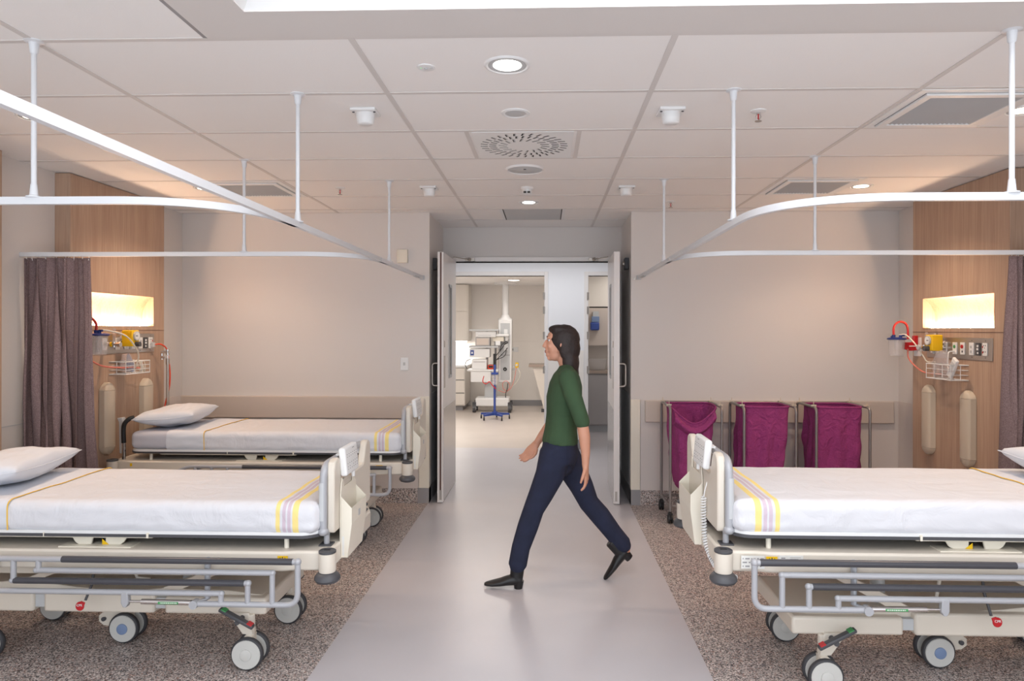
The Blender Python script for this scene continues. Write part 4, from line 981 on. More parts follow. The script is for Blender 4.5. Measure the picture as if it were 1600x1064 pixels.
# ---- bedding: mattress, top sheet, pillow are things of their own
def bedding(Xf, Yc, sx, L, which, pil=(1.83, .02, .0), seed=1):
    zb = .675+L; zt = .803+L; U = lambda u: sx*u
    sd = Vector((seed*3.1, 7.7, 2.2))
    def wr(amp, f=1.0):
        def fn(p):
            n = noise.noise(Vector((p.x*3*f, p.y*9*f, p.z*5))+sd)*amp + noise.noise(Vector((p.x*14, p.y*3, p.z*30))+sd)*amp*.35
            side = 1 if abs(p.y) > .36 else .35
            e = (p.x*sx-1.0)/1.0
            return p + Vector((0, (1 if p.y > 0 else -1)*n*side*(1 if abs(p.y) > .3 else 0), n*.5*(p.z > zb+.07)))
        return fn
    g = G().rbox((U(.03), -.372, zb), (U(2.02), .372, zt), .04, (60, 22, 6), fn=wr(.006))
    o = obj('mattress', g, 'fitted', None, smoothang=180, fix=True); o.location = (Xf, Yc, 0)
    tag(o, f'mattress in pale grey fitted sheet on the {which}', 'mattress', 'mattresses on the three beds')
    g = G().rbox((U(.012), -.382, zb-.012), (U(2.4), .382, zt+.004), .045, (150, 40, 12), fn=wr(.009))
    keep = [f for f in g.f if all(abs(g.v[i][0]) < 1.74 for i in f) and not all(g.v[i][2] < zb-.006 for i in f)]
    g.f = keep; g.mi = [0]*len(keep)
    o = obj('bed_sheet', g, 'sheet', None, smoothang=180, fix=True); o.location = (Xf, Yc, 0)
    so = o.modifiers.new('thickness', 'SOLIDIFY'); so.thickness = .0025; so.offset = 1
    tag(o, f'white top sheet with yellow and lilac stripes tucked over the {which}', 'sheet', 'striped white sheets on the three beds')
    g = G().rbox((U(-.4), -.3865, zb-.012), (U(2.4), .3865, zt+.0085), .047, (220, 40, 12), fn=wr(.009))
    keep = [f for f in g.f if all(1.452 < sx*g.v[i][0]+.05*(g.v[i][1]/.38)*0 < 1.74 for i in f) and not all(g.v[i][2] < zb-.006 for i in f)]
    g.f = keep; g.mi = [0]*len(keep)
    fo = obj('turned_fold', g, 'pillow', o, smoothang=180, fix=True)
    P = []
    for k in range(41):
        s = k/40; W2 = .389; H = zt+.0105
        tot = 2*(H-zb)+2*W2; d = s*tot
        if d < H-zb: p = (-W2, zb+d)
        elif d < H-zb+2*W2: p = (-W2+(d-(H-zb)), H)
        else: p = (W2, H-(d-(H-zb)-2*W2))
        P.append(p)
    # rounded path for the piping
    pts = fillet([(U(1.455), -W2, zb), (U(1.458), -W2, H), (U(1.458), W2, H), (U(1.455), W2, zb)], .045, 6)
    base = wr(.009); pp = []
    for i in range(len(pts)-1):
        n = 12 if (pts[i+1]-pts[i]).length > .1 else 2
        for k in range(n): pp.append(pts[i].lerp(pts[i+1], k/n))
    pp.append(pts[-1]); pp = [base(Vector((p.x, p.y*.994, p.z))) for p in pp]
    obj('yellow_piping', G().tube(pp, .0028, 6), 'pipe', o)
    # pillow
    pu, pv, rz = pil; hx, hy = .215, .31; N = 34
    def pf(sg):
        def fn(a, b):
            x = -1+2*a; y = -1+2*b
            edge = max(0, (1-x*x)*(1-y*y))
            th = .092*edge**.36
            k = 1-.06*(1-abs(x)**3)*(abs(y)**2) - .06*(1-abs(y)**3)*(abs(x)**2)
            X_ = hx*x*k; Y_ = hy*y*k
            w = noise.noise(Vector((x*2.2, y*2.2, sg+seed)))*.014*edge**.3 + noise.noise(Vector((x*7, y*5, sg*3+seed)))*.004*edge**.3
            z = sg*th*(.95 if sg > 0 else .72) + w
            return (X_, Y_, z + .012*(x*x+y*y)*1.2 )
        return fn
    g = G().grid(pf(1), N, N).grid(pf(-1), N, N)
    seam = [Vector(pf(1)(a, b)) for a, b in [(i/20, 0) for i in range(20)]+[(1, i/20) for i in range(20)]+[(1-i/20, 1) for i in range(20)]+[(0, 1-i/20) for i in range(20)]]
    o = obj('pillow', g, 'pillow', None, smoothang=180, fix=True); o.location = (Xf+U(pu), Yc+pv, zt+.072); o.rotation_euler = (0, sx*.06, rz)
    bm = bmesh.new(); bm.from_mesh(o.data); bmesh.ops.remove_doubles(bm, verts=bm.verts, dist=.0006); bmesh.ops.recalc_face_normals(bm, faces=bm.faces); bm.to_mesh(o.data); bm.free()
    tag(o, f'plump white pillow at the head of the {which}', 'pillow', 'pillows on the three beds')
    obj('seam', G().tube(seam, .0025, 6, closed=True), 'pillow', o)

def bed_extras(Xf, Yc, sx, L, which, pv, hv, cable):
    U = lambda u: sx*u
    v0, v1 = pv; cy = (v0+v1)/2
    t = thing('document_holder', f'cream plastic document pocket hung on the footboard of the {which}', 'holder', (Xf+U(-.05), Yc+cy, .52+L))
    hw = (v1-v0)/2; near = -hw; far = hw
    o0, o1 = U(-.006), U(-.058)
    # side profile (z, out) extruded; front face slants inwards at the bottom
    fz, bz = .235, .315
    v = [(o0, near, 0), (U(-.038), near, 0), (o1, near, .16), (o1, near, fz), (o0, near, fz+.055),
         (o0, far, .0), (U(-.038), far, .0), (o1, far, .16), (o1, far, fz), (o0, far, fz+.055)]
    g = G().add(v, [(0,1,2,3,4), (9,8,7,6,5), (0,5,6,1), (1,6,7,2), (2,7,8,3)])
    ob = obj('pocket', g, 'creamlight', t, smoothang=0, fix=False); so = ob.modifiers.new('thickness', 'SOLIDIFY'); so.thickness = .003; so.offset = -1
    bb = ob.modifiers.new('bevel', 'BEVEL'); bb.width = .002; bb.segments = 2; bb.limit_method = 'ANGLE'
    obj('back_plate', G().prism([(near, 0), (far, 0), (far, bz), (far-.03, bz+.02), (far-.03, bz+.055), (far-.05, bz+.055), (far-.06, bz+.01), (near+.06, bz+.01), (near+.05, bz+.055), (near+.03, bz+.055), (near+.015, bz+.035), (near, bz-.02)], 'X', U(0), U(-.005)), 'creamlight', t, bevel=.0015)
    obj('hook', G().box((U(.035), far-.05, bz+.05), (U(-.005), far-.03, bz+.056)).box((U(.035), near+.03, bz+.05), (U(-.005), near+.05, bz+.056)), 'creamlight', t)
    obj('recycling_mark', G().box((o1-sx*.0, -.015, .17), (o1-sx*.001, .015, .20)), 'ltgrey', t)
    obj('side_label', G().box((U(-.012), near-.0008, .01), (U(-.022), near-.0, .10)), 'sign', t)
    # handset
    h0, h1 = hv; hc = (h0+h1)/2; hh = (h1-h0)/2
    t2 = thing('bed_remote', f'white bed control handset hooked over the footboard tube of the {which}', 'remote control', (Xf+U(-.05), Yc+hc, .90+L))
    R_ = rot('Y', sx*.10)
    def RR_(g): g.v = [tuple(R_ @ Vector(p)) for p in g.v]; return g
    obj('body', RR_(G().rbox((U(-.034), -hh, 0), (U(0), hh, .135), .012, (1, 1, 1))), 'white', t2, smoothang=70)
    g = G()
    for r, z in enumerate((.098, .086, .055, .04, .028)):
        for k in range(6):
            if r in (3,) and k == 2: continue
            y = -hh+.03+k*(2*hh-.06)/5; g.box((U(-.0345), y-.003, z-.0015), (U(-.0335), y+.003, z+.0015))
    g.box((U(-.0345), .015, .117), (U(-.0335), .045, .119))
    obj('buttons', RR_(g), 'ink', t2, smoothang=0)
    obj('hook', RR_(G().box((U(0), -.03, .09), (U(.03), .03, .10)).box((U(.03), -.03, .06), (U(.035), .03, .10))), 'white', t2)
    obj('strain_relief', RR_(G().cyl((U(-.015), hh-.055, -.03), (U(-.015), hh-.05, .004), .008, .011)), 'white', t2)
    # cable: straight part then coil
    P = smooth([Vector(p) for p in cable], 14); P = [Vector((U(p.x+.05), p.y-hc, p.z-.90)) for p in P]
    k0 = int(len(P)*.28)
    g = G().tube(P[:k0+1], .003, 8)
    coil = []; seg = P[k0:]; turns = 40; nn = turns*9
    for i in range(nn+1):
        f = i/nn*(len(seg)-1.001); j = int(f); p = seg[j].lerp(seg[j+1], f-j); tt = (seg[min(j+1, len(seg)-1)]-seg[j]).normalized(); a = tt.orthogonal().normalized(); b = tt.cross(a); an = 2*PI*i/9
        coil.append(p + a*math.cos(an)*.011 + b*math.sin(an)*.011)
    g.tube(coil, .0036, 5); ob = obj('coiled_cable', g, 'white', t2)
    # cable sits out from the face

BEDS = [(-1.030, 3.46, -1, 0, 'near left bed'), (-1.045, 5.30, -1, .045, 'far left bed'), (.797, 3.34, 1, .062, 'right bed')]
LABELS = ['cream hospital bed nearest on the left, cut by the left picture edge', 'cream hospital bed in the far left bay before the back wall', 'cream hospital bed on the right, in front of the purple linen bags']
for (X_, Y_, s_, L_, w_), lb in zip(BEDS, LABELS):
    hospital_bed(X_, Y_, s_, L_, lb, sticker=(s_ > 0))
bedding(*BEDS[0], pil=(1.77, .0, .17), seed=1); bedding(*BEDS[1], pil=(1.845, -.03, .17), seed=4); bedding(*BEDS[2], pil=(1.75, -.03, -.05), seed=7)
lc = [(-.012, -.0, .88), (.0, .03, .84), (-.01, .12, .80), (-.03, .16, .74), (-.035, .19, .64), (-.03, .20, .56), (-.02, .17, .52)]
rc = [(-.02, -.09, .88), (-.05, -.13, .82), (-.065, -.14, .76), (-.065, -.14, .66), (-.06, -.16, .56), (-.04, -.22, .49), (-.02, -.32, .47), (.02, -.38, .475)]
bed_extras(*BEDS[0], (-.25, .01), (-.24, -.03), lc)
bed_extras(*BEDS[1], (-.25, .01), (-.24, -.03), lc)
bed_extras(*BEDS[2], (-.06, .22), (-.20, .02), [(a, b, c) for a, b, c in rc])

t = thing('iv_pole', 'steel telescopic drip pole behind the pillow of the far left bed', 'drip pole', (-3.17, 5.62, .55))
obj('pole', G().cyl((0,0,0), (0,0,.80), .011), 'steel', t); obj('inner_pole', G().cyl((0,0,.8), (0,0,.87), .007), 'chrome', t)
obj('collar', G().cyl((0,0,.76), (0,0,.81), .015), 'steel', t)
obj('clamp', G().box((-.05,-.012,.852), (.014,.012,.874)).cyl((0,0,.84), (0,0,.885), .014).cyl((-.05,0,.863), (-.05,0,.80), .01).cyl((-.03,-.0,.82), (-.03,-.03,.82), .01), 'chrome', t)

# ============================================================ LINEN TROLLEYS
def trolley(x0, x1, y0, y1, label, baglabel, sag, seed):
    cx, cy = (x0+x1)/2, (y0+y1)/2; hx, hy = (x1-x0)/2, (y1-y0)/2; H = .965
    t = thing('linen_trolley', label, 'trolley', (cx, cy, 0), group='linen trolleys by the right back wall')
    r = .0115
    for s in (-1, 1):
        obj('side_tube', G().tube(fillet([(s*hx, -hy, .09), (s*hx, -hy, H), (s*hx, hy, H), (s*hx, hy, .09)], .05, 7), r, 12).tube([(s*hx, -hy, .13), (s*hx, hy, .13)], r*.9, 12), 'tube', t)
    obj('cross_tube', G().tube([(-hx, hy-.03, H), (hx, hy-.03, H)], r*.9, 12).tube([(-hx, hy, .13), (hx, hy, .13)], r*.9, 12).tube([(-hx, -hy+.05, .13), (hx, -hy+.05, .13)], r*.7, 12), 'tube', t)
    g = G()
    for k in range(9): x = -hx+2*hx*(k+.5)/9; g.tube([(x, -hy+.04, .135), (x, hy, .135)], .0025, 6)
    for k in range(5): y = -hy+.06+(2*hy-.06)*k/4; g.tube([(-hx, y, .138), (hx, y, .138)], .003, 6)
    obj('wire_shelf', g, 'tube', t)
    for sx in (-1, 1):
        for sy in (-1, 1):
            x, y = sx*hx, sy*hy
            c = obj('castor', G().box((x-.018, y-.02, .045), (x+.018, y+.02, .085)).cyl((x, y, .08), (x, y, .10), .012), 'black', t, bevel=.003)
            obj('wheel', G().lathe([(.012,-.022), (.036,-.02), (.038,-.015), (.038,-.006), (.02,-.004), (.02,.004), (.038,.006), (.038,.015), (.036,.02), (.012,.022)], (x, y+.0, .038), 'X', 24).xf(Matrix.Translation((x, 0, 0)) if False else Matrix.Identity(4)), 'black', c)
    for sx, y in ((-1, -hy+.06), (1, -hy+.06), (-1, hy-.06), (1, hy-.06)):
        obj('bag_clip', G().box((sx*hx-.02, y-.012, H+.006), (sx*hx+.02, y+.012, H+.018), rot('Z', .3*sx)).cyl((sx*hx, y, H+.01), (sx*hx, y, H+.045), .003), 'pink' if False else 'padcream', t)
    # the bag
    top = H-.004; n = 64; m = 36; zb = .20
    sd = seed
    def fn(u, v):
        a = 2*PI*u; c_, s_ = math.cos(a), math.sin(a)
        # rounded rectangle mouth
        e = 5.0; k = (abs(c_)**e + abs(s_)**e)**(-1/e); bx = (hx-.018)*c_*k; by = (hy-.05)*s_*k
        front = max(0, -by/(hy-.05)) if by < 0 else 0
        z = top - (top-zb)*v
        if sag:
            droop = .14*max(0, -s_)**1.5*(1-(bx/hx)**2); z -= droop*(1-v)**2
            f = v**.8; bx = bx*(1-.45*f) + .0*f - .06*f*0; by = by*(1-.15*f) - .05*math.sin(PI*v)*front
            bx += -.02*math.sin(PI*v*.8)
            if v > .75: z += 0
        else:
            f = v; bx = bx*(1-(.10 if sd == 2 else -.02)*f) - (.04*f if sd == 2 else 0); by *= (1-.1*f)
        am = .02*min(1, v*5); nz = noise.noise(Vector((bx*7+sd, v*4, by*9)))*am + noise.noise(Vector((bx*26, v*9+sd, by*20)))*am*.45 + .008*math.sin(a*9+sd+v*2)*min(1, v*4)
        bx += c_*nz; by += s_*nz
        if v > .9: q = (1-v)/.1; bx *= q**.5 if q > 0 else 0; by *= q**.5 if q > 0 else 0
        return (bx, by, z)
    g = G().grid(fn, n*2, m)
    o = obj('laundry_bag', g, 'purple', None, smoothang=180, fix=False); o.location = (cx, cy, 0); so = o.modifiers.new('thickness', 'SOLIDIFY'); so.thickness = .002
    tag(o, baglabel, 'laundry bag', 'purple laundry bags on the trolleys')
    rim = [Vector(fn(k/64, 0)) for k in range(64)]
    obj('hemmed_rim', G().tube(rim, .008, 8, closed=True), 'purple', o)
    if sag:
        obj('bag_fold', G().grid(lambda u, v: (-hx*.82+2*hx*.80*u, -hy+.04-.055*math.sin(PI*v)-.02*u*(1-u)*4, top-.03-.14*math.sin(PI*u)*(1-.3*v)-.12*v*(1-.2*u)+.006*noise.noise(Vector((u*9, v*5, 1)))), 30, 10), 'purple', o, smoothang=180, fix=False)
trolley(1.028, 1.452, 5.70, 6.14, 'grey steel linen trolley nearest the doors holding a sagging bag', 'purple laundry bag sagging open on the trolley nearest the doors', True, 1)
trolley(1.635, 2.06, 5.70, 6.14, 'grey steel linen trolley in the middle of the three', 'purple laundry bag on the middle trolley, hanging straight', False, 2)
trolley(2.225, 2.66, 5.70, 6.14, 'grey steel linen trolley farthest right of the three', 'purple laundry bag on the rightmost of the three trolleys', False, 3)

# ============================================================ ROOMS BEYOND THE DOORS
def added_panel(x, y, z, sx, sy, w, col, label):  # added light source, placed out of view to brighten a space beyond the doors
    t = thing('added_ceiling_light', label, 'ceiling light', (x, y, z))
    obj('frame', G().box((-sx/2-.02,-sy/2-.02,-.012), (sx/2+.02,sy/2+.02,0)), 'white', t, bevel=.002)
    obj('diffuser', G().box((-sx/2,-sy/2,-.015), (sx/2,sy/2,-.012)), 'panelwhite', t)
    area_light('lamp', (0,0,-.02), sx, sy, w, col, t)
added_panel(-.15, 8.2, 2.62, 2.4, 1.2, CORR_W, (.97, .98, 1), 'added unseen light panel over the corridor beyond the doors')  # added corridor light, hidden above the door head
added_panel(-1.25, 10.7, 2.55, 1.8, 2.0, ROOM_W, (1, .93, .86), 'added light panel in the procedure room, kept out of view')  # added room light, set far enough forward to stay unseen
added_panel(1.3, 10.3, 2.55, .6, .6, ROOM2_W, (1, .95, .9), 'added unseen light panel in the small side kitchen')  # added kitchen light, out of sight over the doorway
t = thing('downlight', 'small bright round lamp in the procedure room ceiling', 'ceiling light', (-.62, 12.9, 2.55))
obj('trim_ring', G().lathe([(.1,-.004), (.12,-.01), (.13,0), (.1,0)], n=30, closed=True), 'white', t); obj('diffuser', G().cyl((0,0,-.008), (0,0,-.002), .1, n=30), 'lampwhite', t); spot_light('lamp', (0,0,-.04), 20, (1,.95,.9), 2.4, .8, .08, t)
# casework on the left of the procedure room
t = thing('tall_cabinet', 'cream wall cabinets over the bench in the procedure room', 'cabinet', (-2.2, 14.15, 1.38))
obj('carcass', G().box((-1.2,-.2,0), (.60,.34,1.16)), 'cabinet', t); 
for x0, x1 in ((-.6,-.02), (0,.58)): obj('door', G().box((x0,-.22,.005), (x1,-.2,.60)), 'cabinet', t, bevel=.003); obj('door', G().box((x0,-.22,.61), (x1,-.2,1.15)), 'cabinet', t, bevel=.003)
t = thing('drawer_unit', 'cream drawer bench with grey drawer gaps at left of the procedure room', 'cabinet', (-2.2, 13.7, 0))
obj('carcass', G().box((-1.2,-.18,.1), (.58,.78,.86)), 'cabinet', t)
obj('worktop', G().box((-1.2,-.22,.86), (.62,.78,.90)), 'white', t, bevel=.003); obj('kick_board', G().box((-1.2,-.12,0), (.53,.78,.1)), 'greyskirt', t)
for z0, z1 in ((.12,.34), (.36,.60), (.62,.84)):
    for x0, x1 in ((-.6,-.02), (0,.57)): obj('drawer', G().box((x0,-.2,z0), (x1,-.18,z1)), 'cabinet', t, bevel=.003)
g = G()
for z in (.35, .61): g.box((-.6,-.183,z-.008), (.57,-.179,z+.008))
obj('finger_gap', g, 'greyskirt', t)
t = thing('under_cabinet_light', 'white light strip under the wall cabinets in the procedure room', 'wall light', (-2.0, 14.1, 1.375))
obj('strip', G().box((-.5,-.03,-.012), (.35,.03,0)), 'lampwhite', t); area_light('lamp', (0,0,-.02), .8, .06, 9, (1,.97,.92), t)
# pendant on its column
PY = 13.45
def pX(px, Y=PY): return (px-820.6)/1066.7*(Y*.9995+.03)-.0313*Y*.0+(-.0313*Y)
def pZ(py, Y=PY): return 1.6-(py-516)/1066.7*(Y+.03)
t = thing('ceiling_pendant', 'white ceiling pendant with round column and grey service face', 'medical pendant', (-.82, PY+.15, 2.55))
z_ = lambda z: z-2.55
obj('ceiling_cover', G().cyl((0,0,-.04), (0,0,0), .22, n=32), 'white', t)
obj('column', G().cyl((0,0,z_(1.86)), (0,0,-.03), .066, n=28), 'white', t)
obj('shoulder', G().loft([((0,0,z_(1.90)), (.08,0,0), (0,.08,0)), ((0,0,z_(1.86)), (.09,0,0), (0,.09,0)), ((0,0,z_(1.82)), (.145,0,0), (0,.12,0)), ((0,0,z_(1.80)), (.15,0,0), (0,.13,0))]), 'white', t)
bd = obj('body', G().box((-.135,-.12,z_(.56)), (.135,.14,z_(1.81))), 'white', t, bevel=.02, smoothang=30)
obj('service_face', G().box((-.09,-.126,z_(.62)), (.095,-.12,z_(1.74))), 'ltgrey', bd, bevel=.003)
obj('joint_line', G().box((-.09,-.1275,z_(1.10)), (.095,-.126,z_(1.115))), 'greyskirt', bd)
obj('round_port', G().lathe([(.012,-.004), (.022,-.012), (.036,-.012), (.038,0), (.012,0)], (.0,-.128,z_(.83)), 'Y', 24, closed=True), 'black', bd)
obj('outlets', G().box((-.02,-.131,z_(1.50)), (.05,-.126,z_(1.62))).box((.03,-.131,z_(1.42)), (.08,-.126,z_(1.46))).box((-.02,-.131,z_(1.2)), (.06,-.126,z_(1.34))), 'white', bd, bevel=.002)
g = G()
for i, (a, b, c) in enumerate((((-.16,-.2,1.02), (.0,-.26,1.10), (.03,-.13,1.24)), ((-.2,-.2,.98), (-.02,-.3,1.16), (.05,-.13,1.25)), ((-.1,-.2,1.2), (-.05,-.24,1.32), (.06,-.13,1.40)), ((-.22,-.2,1.05), (-.12,-.2,1.16), (-.02,-.13,1.30)))):
    g.tube(smooth([(p[0], p[1], z_(p[2])) for p in (a, b, c)], 8), .007, 6)
obj('black_cables', g, 'black', t)
obj('side_rail', G().box((.135,-.04,z_(.80)), (.19,-.02,z_(.84))).box((-.36,-.15,z_(.80)), (-.13,-.13,z_(.83))), 'ltgrey', t)
t = thing('suction_regulator', 'small yellow regulator on the right side of the white ceiling pendant', 'regulator', (-.59, PY+.12, .90))
obj('housing', G().box((-.03,-.05,-.05), (.035,.02,.06)), 'yellow', t, bevel=.006); obj('gauge', G().cyl((0,-.06,.01), (0,-.05,.01), .022), 'white', t)
obj('bracket', G().box((-.08,-.03,-.03), (-.03,0,.0)), 'ltgrey', t)
for k, (lb, pts) in enumerate((('thin pink tube looping from the small yellow regulator down to the cart base', [(-.60, 13.5, .86), (-.62, 13.45, .70), (-.68, 13.4, .50), (-.75, 13.4, .42), (-.84, 13.4, .44), (-.86, 13.4, .56), (-.78, 13.4, .60), (-.72, 13.4, .50), (-.80, 13.4, .38), (-.95, 13.4, .42)]), ('thin white tube hanging beside the small yellow regulator in the far room', [(-.57, 13.5, .86), (-.52, 13.45, .74), (-.56, 13.45, .62), (-.66, 13.45, .5)]))):
    hose('pendant_tube', lb, pts, .006, 'pink' if k == 0 else 'creamlight')
hose('pendant_cable', 'black cable dropping from the pendant to the far cart castor', [(-.76, 13.40, .56), (-.77, 13.38, .45), (-.80, 13.37, .35), (-.79, 13.36, .22), (-.74, 13.35, .14)], .008, 'black', 'cable')
# equipment cart with shelves
X0, X1 = pX(735)+.0, pX(776)
t = thing('equipment_cart', 'white wheeled equipment cart with shelves in the far procedure room', 'medical cart', ((X0+X1)/2, PY, 0)); cx = (X0+X1)/2
w = (X1-X0)/2
for nm, z in (('top_shelf', 1.60), ('middle_shelf', 1.275), ('lower_shelf', .82)): obj(nm, G().box((-w-(.04 if z < 1 else 0),-.24,z-.018), (w+.05,.22,z+.018)), 'ltgrey' if z > 1 else 'white', t, bevel=.006)
obj('back_posts', G().box((w-.05,.1,.8), (w-.01,.16,1.6)).box((-w+.3,.1,.8), (-w+.34,.16,1.6)), 'ltgrey', t)
obj('drawer', G().box((-w+.03,-.23,.59), (w-.10,.2,.80)), 'white', t, bevel=.008)
obj('pedestal', G().box((-w+.29,-.1,.13), (w-.0,.15,.60)), 'ltgrey', t, bevel=.01)
obj('base', G().box((-w+.12,-.22,.12), (w+.26,.22,.28)), 'white', t, bevel=.02, smoothang=30)
for x in (-w+.1, w+.27):
    for y in (-.2, .2): c = obj('castor', G().cyl((x-.03,y,.075), (x+.03,y,.075), .075, n=20).box((x-.035,y-.03,.12), (x+.035,y+.05,.20)), 'darkgrey', t); obj('hub', G().cyl((x-.034,y,.075), (x+.034,y,.075), .035), 'ltgrey', c)
def on_cart(name, label, cat, x0, x1, z0, z1, m, extra=None):
    t_ = thing(name, label, cat, (cx+(x0+x1)/2, PY-.02, z0)); hx = (x1-x0)/2
    obj('case', G().box((-hx,-.18,0), (hx,.15,z1-z0)), m, t_, bevel=.008, smoothang=30)
    if extra: extra(t_, hx, z1-z0)
    return t_
on_cart('monitor', 'grey-brown box monitor between the upper shelves of the white cart', 'monitor', -w+.12, w-.12, 1.293, 1.46, 'greycab', lambda t_, h, H: obj('screen', G().box((-h+.02,-.184,.02), (h-.02,-.18,H-.02)), 'bumper', t_))
on_cart('recorder', 'white recorder box under the top shelf of the cart', 'medical device', -w+.12, w+.0, 1.465, 1.575, 'white', lambda t_, h, H: obj('slot', G().box((-h+.05,-.184,.03), (h-.1,-.18,.04)), 'ltgrey', t_))
on_cart('ventilator', 'white device with blue socket plate under the middle shelf of the cart', 'medical device', -w+.0, w-.12, 1.07, 1.24, 'white', lambda t_, h, H: (obj('blue_plate', G().box((-h+.02,-.186,.04), (-h+.09,-.18,.14)), 'fabricblue', t_), obj('white_socket', G().box((-h+.04,-.19,.07), (-h+.07,-.186,.11)), 'white', t_)))
on_cart('printer', 'white printer on the lower shelf of the cart', 'printer', -w+.05, w-.18, .84, 1.03, 'white', lambda t_, h, H: obj('paper_slot', G().box((-h+.03,-.184,H-.05), (h-.03,-.18,H-.04)), 'greycab', t_))
on_cart('battery_box', 'orange and black electronics box beside the printer on the cart', 'medical device', w-.16, w-.02, .84, .92, 'orange', lambda t_, h, H: obj('connectors', G().box((-h+.02,-.19,.03), (h-.04,-.18,.07)).box((h-.03,-.19,.0), (h+.02,-.1,.30)), 'black', t_))
t = thing('articulated_arm', 'white swing arm with tray in front of the ceiling pendant', 'medical arm', (pX(784), PY-.06, 1.44))
obj('tray', G().box((-.24,-.1,.04), (.15,.05,.085)), 'white', t, bevel=.01); obj('lower_arm', G().box((-.18,-.06,-.06), (.05,.02,.03)), 'creamlight', t, bevel=.01); obj('head', G().box((-.12,-.08,-.14), (-.02,.0,-.05)), 'white', t, bevel=.01)
obj('elbow', G().cyl((.1,0,-.05), (.1,0,.06), .035), 'white', t); obj('black_knob', G().cyl((.05,-.06,-.12), (.13,-.06,-.08), .01), 'black', t)
hose('device_cable', 'thin black cable drooping at the left side of the white cart', [(cx-w+.03, PY-.18, 1.04), (cx-w-.05, PY-.2, 1.0), (cx-w-.08, PY-.2, .92), (cx-w-.04, PY-.2, .85)], .007, 'black', 'cable')
# blue wheeled suction stand
t = thing('suction_stand', 'blue five-legged wheeled stand in front of the white cart', 'stand', (-.93, 12.25, 0))
obj('pole', G().cyl((0,0,.08), (0,0,.98), .022), 'fabricblue', t)
hb = obj('hub', G().cyl((0,0,.075), (0,0,.14), .05), 'fabricblue', t)
for k in range(5):
    a = 2*PI*k/5+.25; x, y = .27*math.cos(a), .27*math.sin(a)
    d = Vector((math.cos(a), math.sin(a), 0)); n_ = Vector((-d.y, d.x, 0)); v = []
    for r_, ww, za, zb in ((.03,.022,.075,.125), (.27,.018,.075,.105)): v += [d*r_-n_*ww+Vector((0,0,za)), d*r_+n_*ww+Vector((0,0,za)), d*r_+n_*ww+Vector((0,0,zb)), d*r_-n_*ww+Vector((0,0,zb))]
    l = obj('leg', G().add(v, [(3,2,1,0), (4,5,6,7), (0,1,5,4), (1,2,6,5), (2,3,7,6), (3,0,4,7)]), 'fabricblue', t)
    obj('castor', G().cyl((x-.012,y,.03), (x+.012,y,.03), .03, n=16).cyl((x,y,.03), (x,y,.08), .008), 'black', l)
obj('clamp', G().box((-.06,-.03,.80), (.06,.03,.84)), 'fabricblue', t)
t = thing('suction_canister', 'clear canister on top of the blue wheeled stand', 'canister', (-.92, 12.19, .62))
obj('jar', G().lathe([(.045,0), (.055,.19), (.052,.19), (.042,.01)], n=24), 'clear', t); obj('lid', G().cyl((0,0,.19), (0,0,.205), .06), 'fabricblue', t)
hose('suction_hose', 'red tubing hanging at the blue wheeled stand', [(-1.12, 12.2, .78), (-1.14, 12.2, .68), (-1.08, 12.18, .64), (-1.02, 12.18, .68), (-.97, 12.17, .62), (-.9, 12.17, .55)], .008, 'redtube', 'hose')
t = thing('wall_outlet', 'white wall outlet with black plug in the far room', 'outlet', (pX(803, 14.4), 14.49, 1.19)); obj('plate', G().box((-.09,-.01,-.05), (.09,0,.05)), 'white', t, bevel=.003); obj('plug', G().box((-.07,-.05,-.02), (-.02,-.01,.02)), 'black', t)
t = thing('scrub_bench', 'pale bench with brown top and tapered support at right of the far room', 'bench', (-.05, 13.6, 0))
obj('top', G().box((-.30,-.3,.88), (.44,.3,.93)), 'benchtop', t, bevel=.004); obj('tapered_panel', G().prism([(-.22,.87), (.44,.87), (.44,.05), (.0,.05)], 'Y', -.24, -.20), 'cabinet', t)
obj('foot', G().box((-.05,-.25,0), (.1,-.18,.06)), 'darkgrey', t)
# bed-rail shelf pocket beside corridor wall
t = thing('wall_guard', 'cream folded wall guard low on the corridor wall behind the person', 'wall guard', (.25, YW-.006, .80)); obj('flap', G().prism([(0,.0), (-.03,.0), (-.045,.10), (0,.10)], 'X', -.0, .0) if False else G().box((-.12,-.03,0), (.15,0,.06)), 'ltgrey', t, bevel=.004)
# small kitchen
t = thing('kitchen_base_cabinet', 'grey kitchen base cabinet seen through the narrow right doorway', 'cabinet', (1.3, 11.0, 0))
obj('carcass', G().box((-.79,-.22,.1), (.9,.28,.92)), 'greycab', t); obj('worktop', G().box((-.79,-.25,.92), (.9,.28,.96)), 'benchtop', t, bevel=.003); obj('kick_board', G().box((-.79,-.16,0), (.9,.28,.1)), 'ltgrey', t)
for x0 in (-.78, -.2, .38): obj('door', G().box((x0,-.24,.12), (x0+.56,-.22,.9)), 'greycab', t, bevel=.003)
t = thing('kitchen_wall_cabinet', 'beige wall cabinet seen above the kitchen bench through the right doorway', 'cabinet', (1.3, 11.1, 1.36))
obj('carcass', G().box((-.8,-.15,0), (.9,.19,.60)), 'bumper', t); obj('upper_panel', G().box((-.8,-.16,.62), (.9,.19,1.19)), 'cabinet', t); obj('shadow_gap', G().box((-.8,-.14,.6), (.9,.19,.62)), 'dark', t)
t = thing('glove_dispenser', 'blue glove dispenser hanging in the narrow right doorway', 'dispenser', (.765, 10.88, 1.60))
obj('holder', G().box((-.07,-.06,0), (.07,.06,.13)), 'fabricblue', t, bevel=.02, smoothang=30); obj('box', G().box((-.05,-.05,.13), (.07,.05,.22)), 'blue', t, bevel=.004); obj('mount', G().box((-.03,-.04,.22), (.06,.06,.30)), 'ltgrey', t)
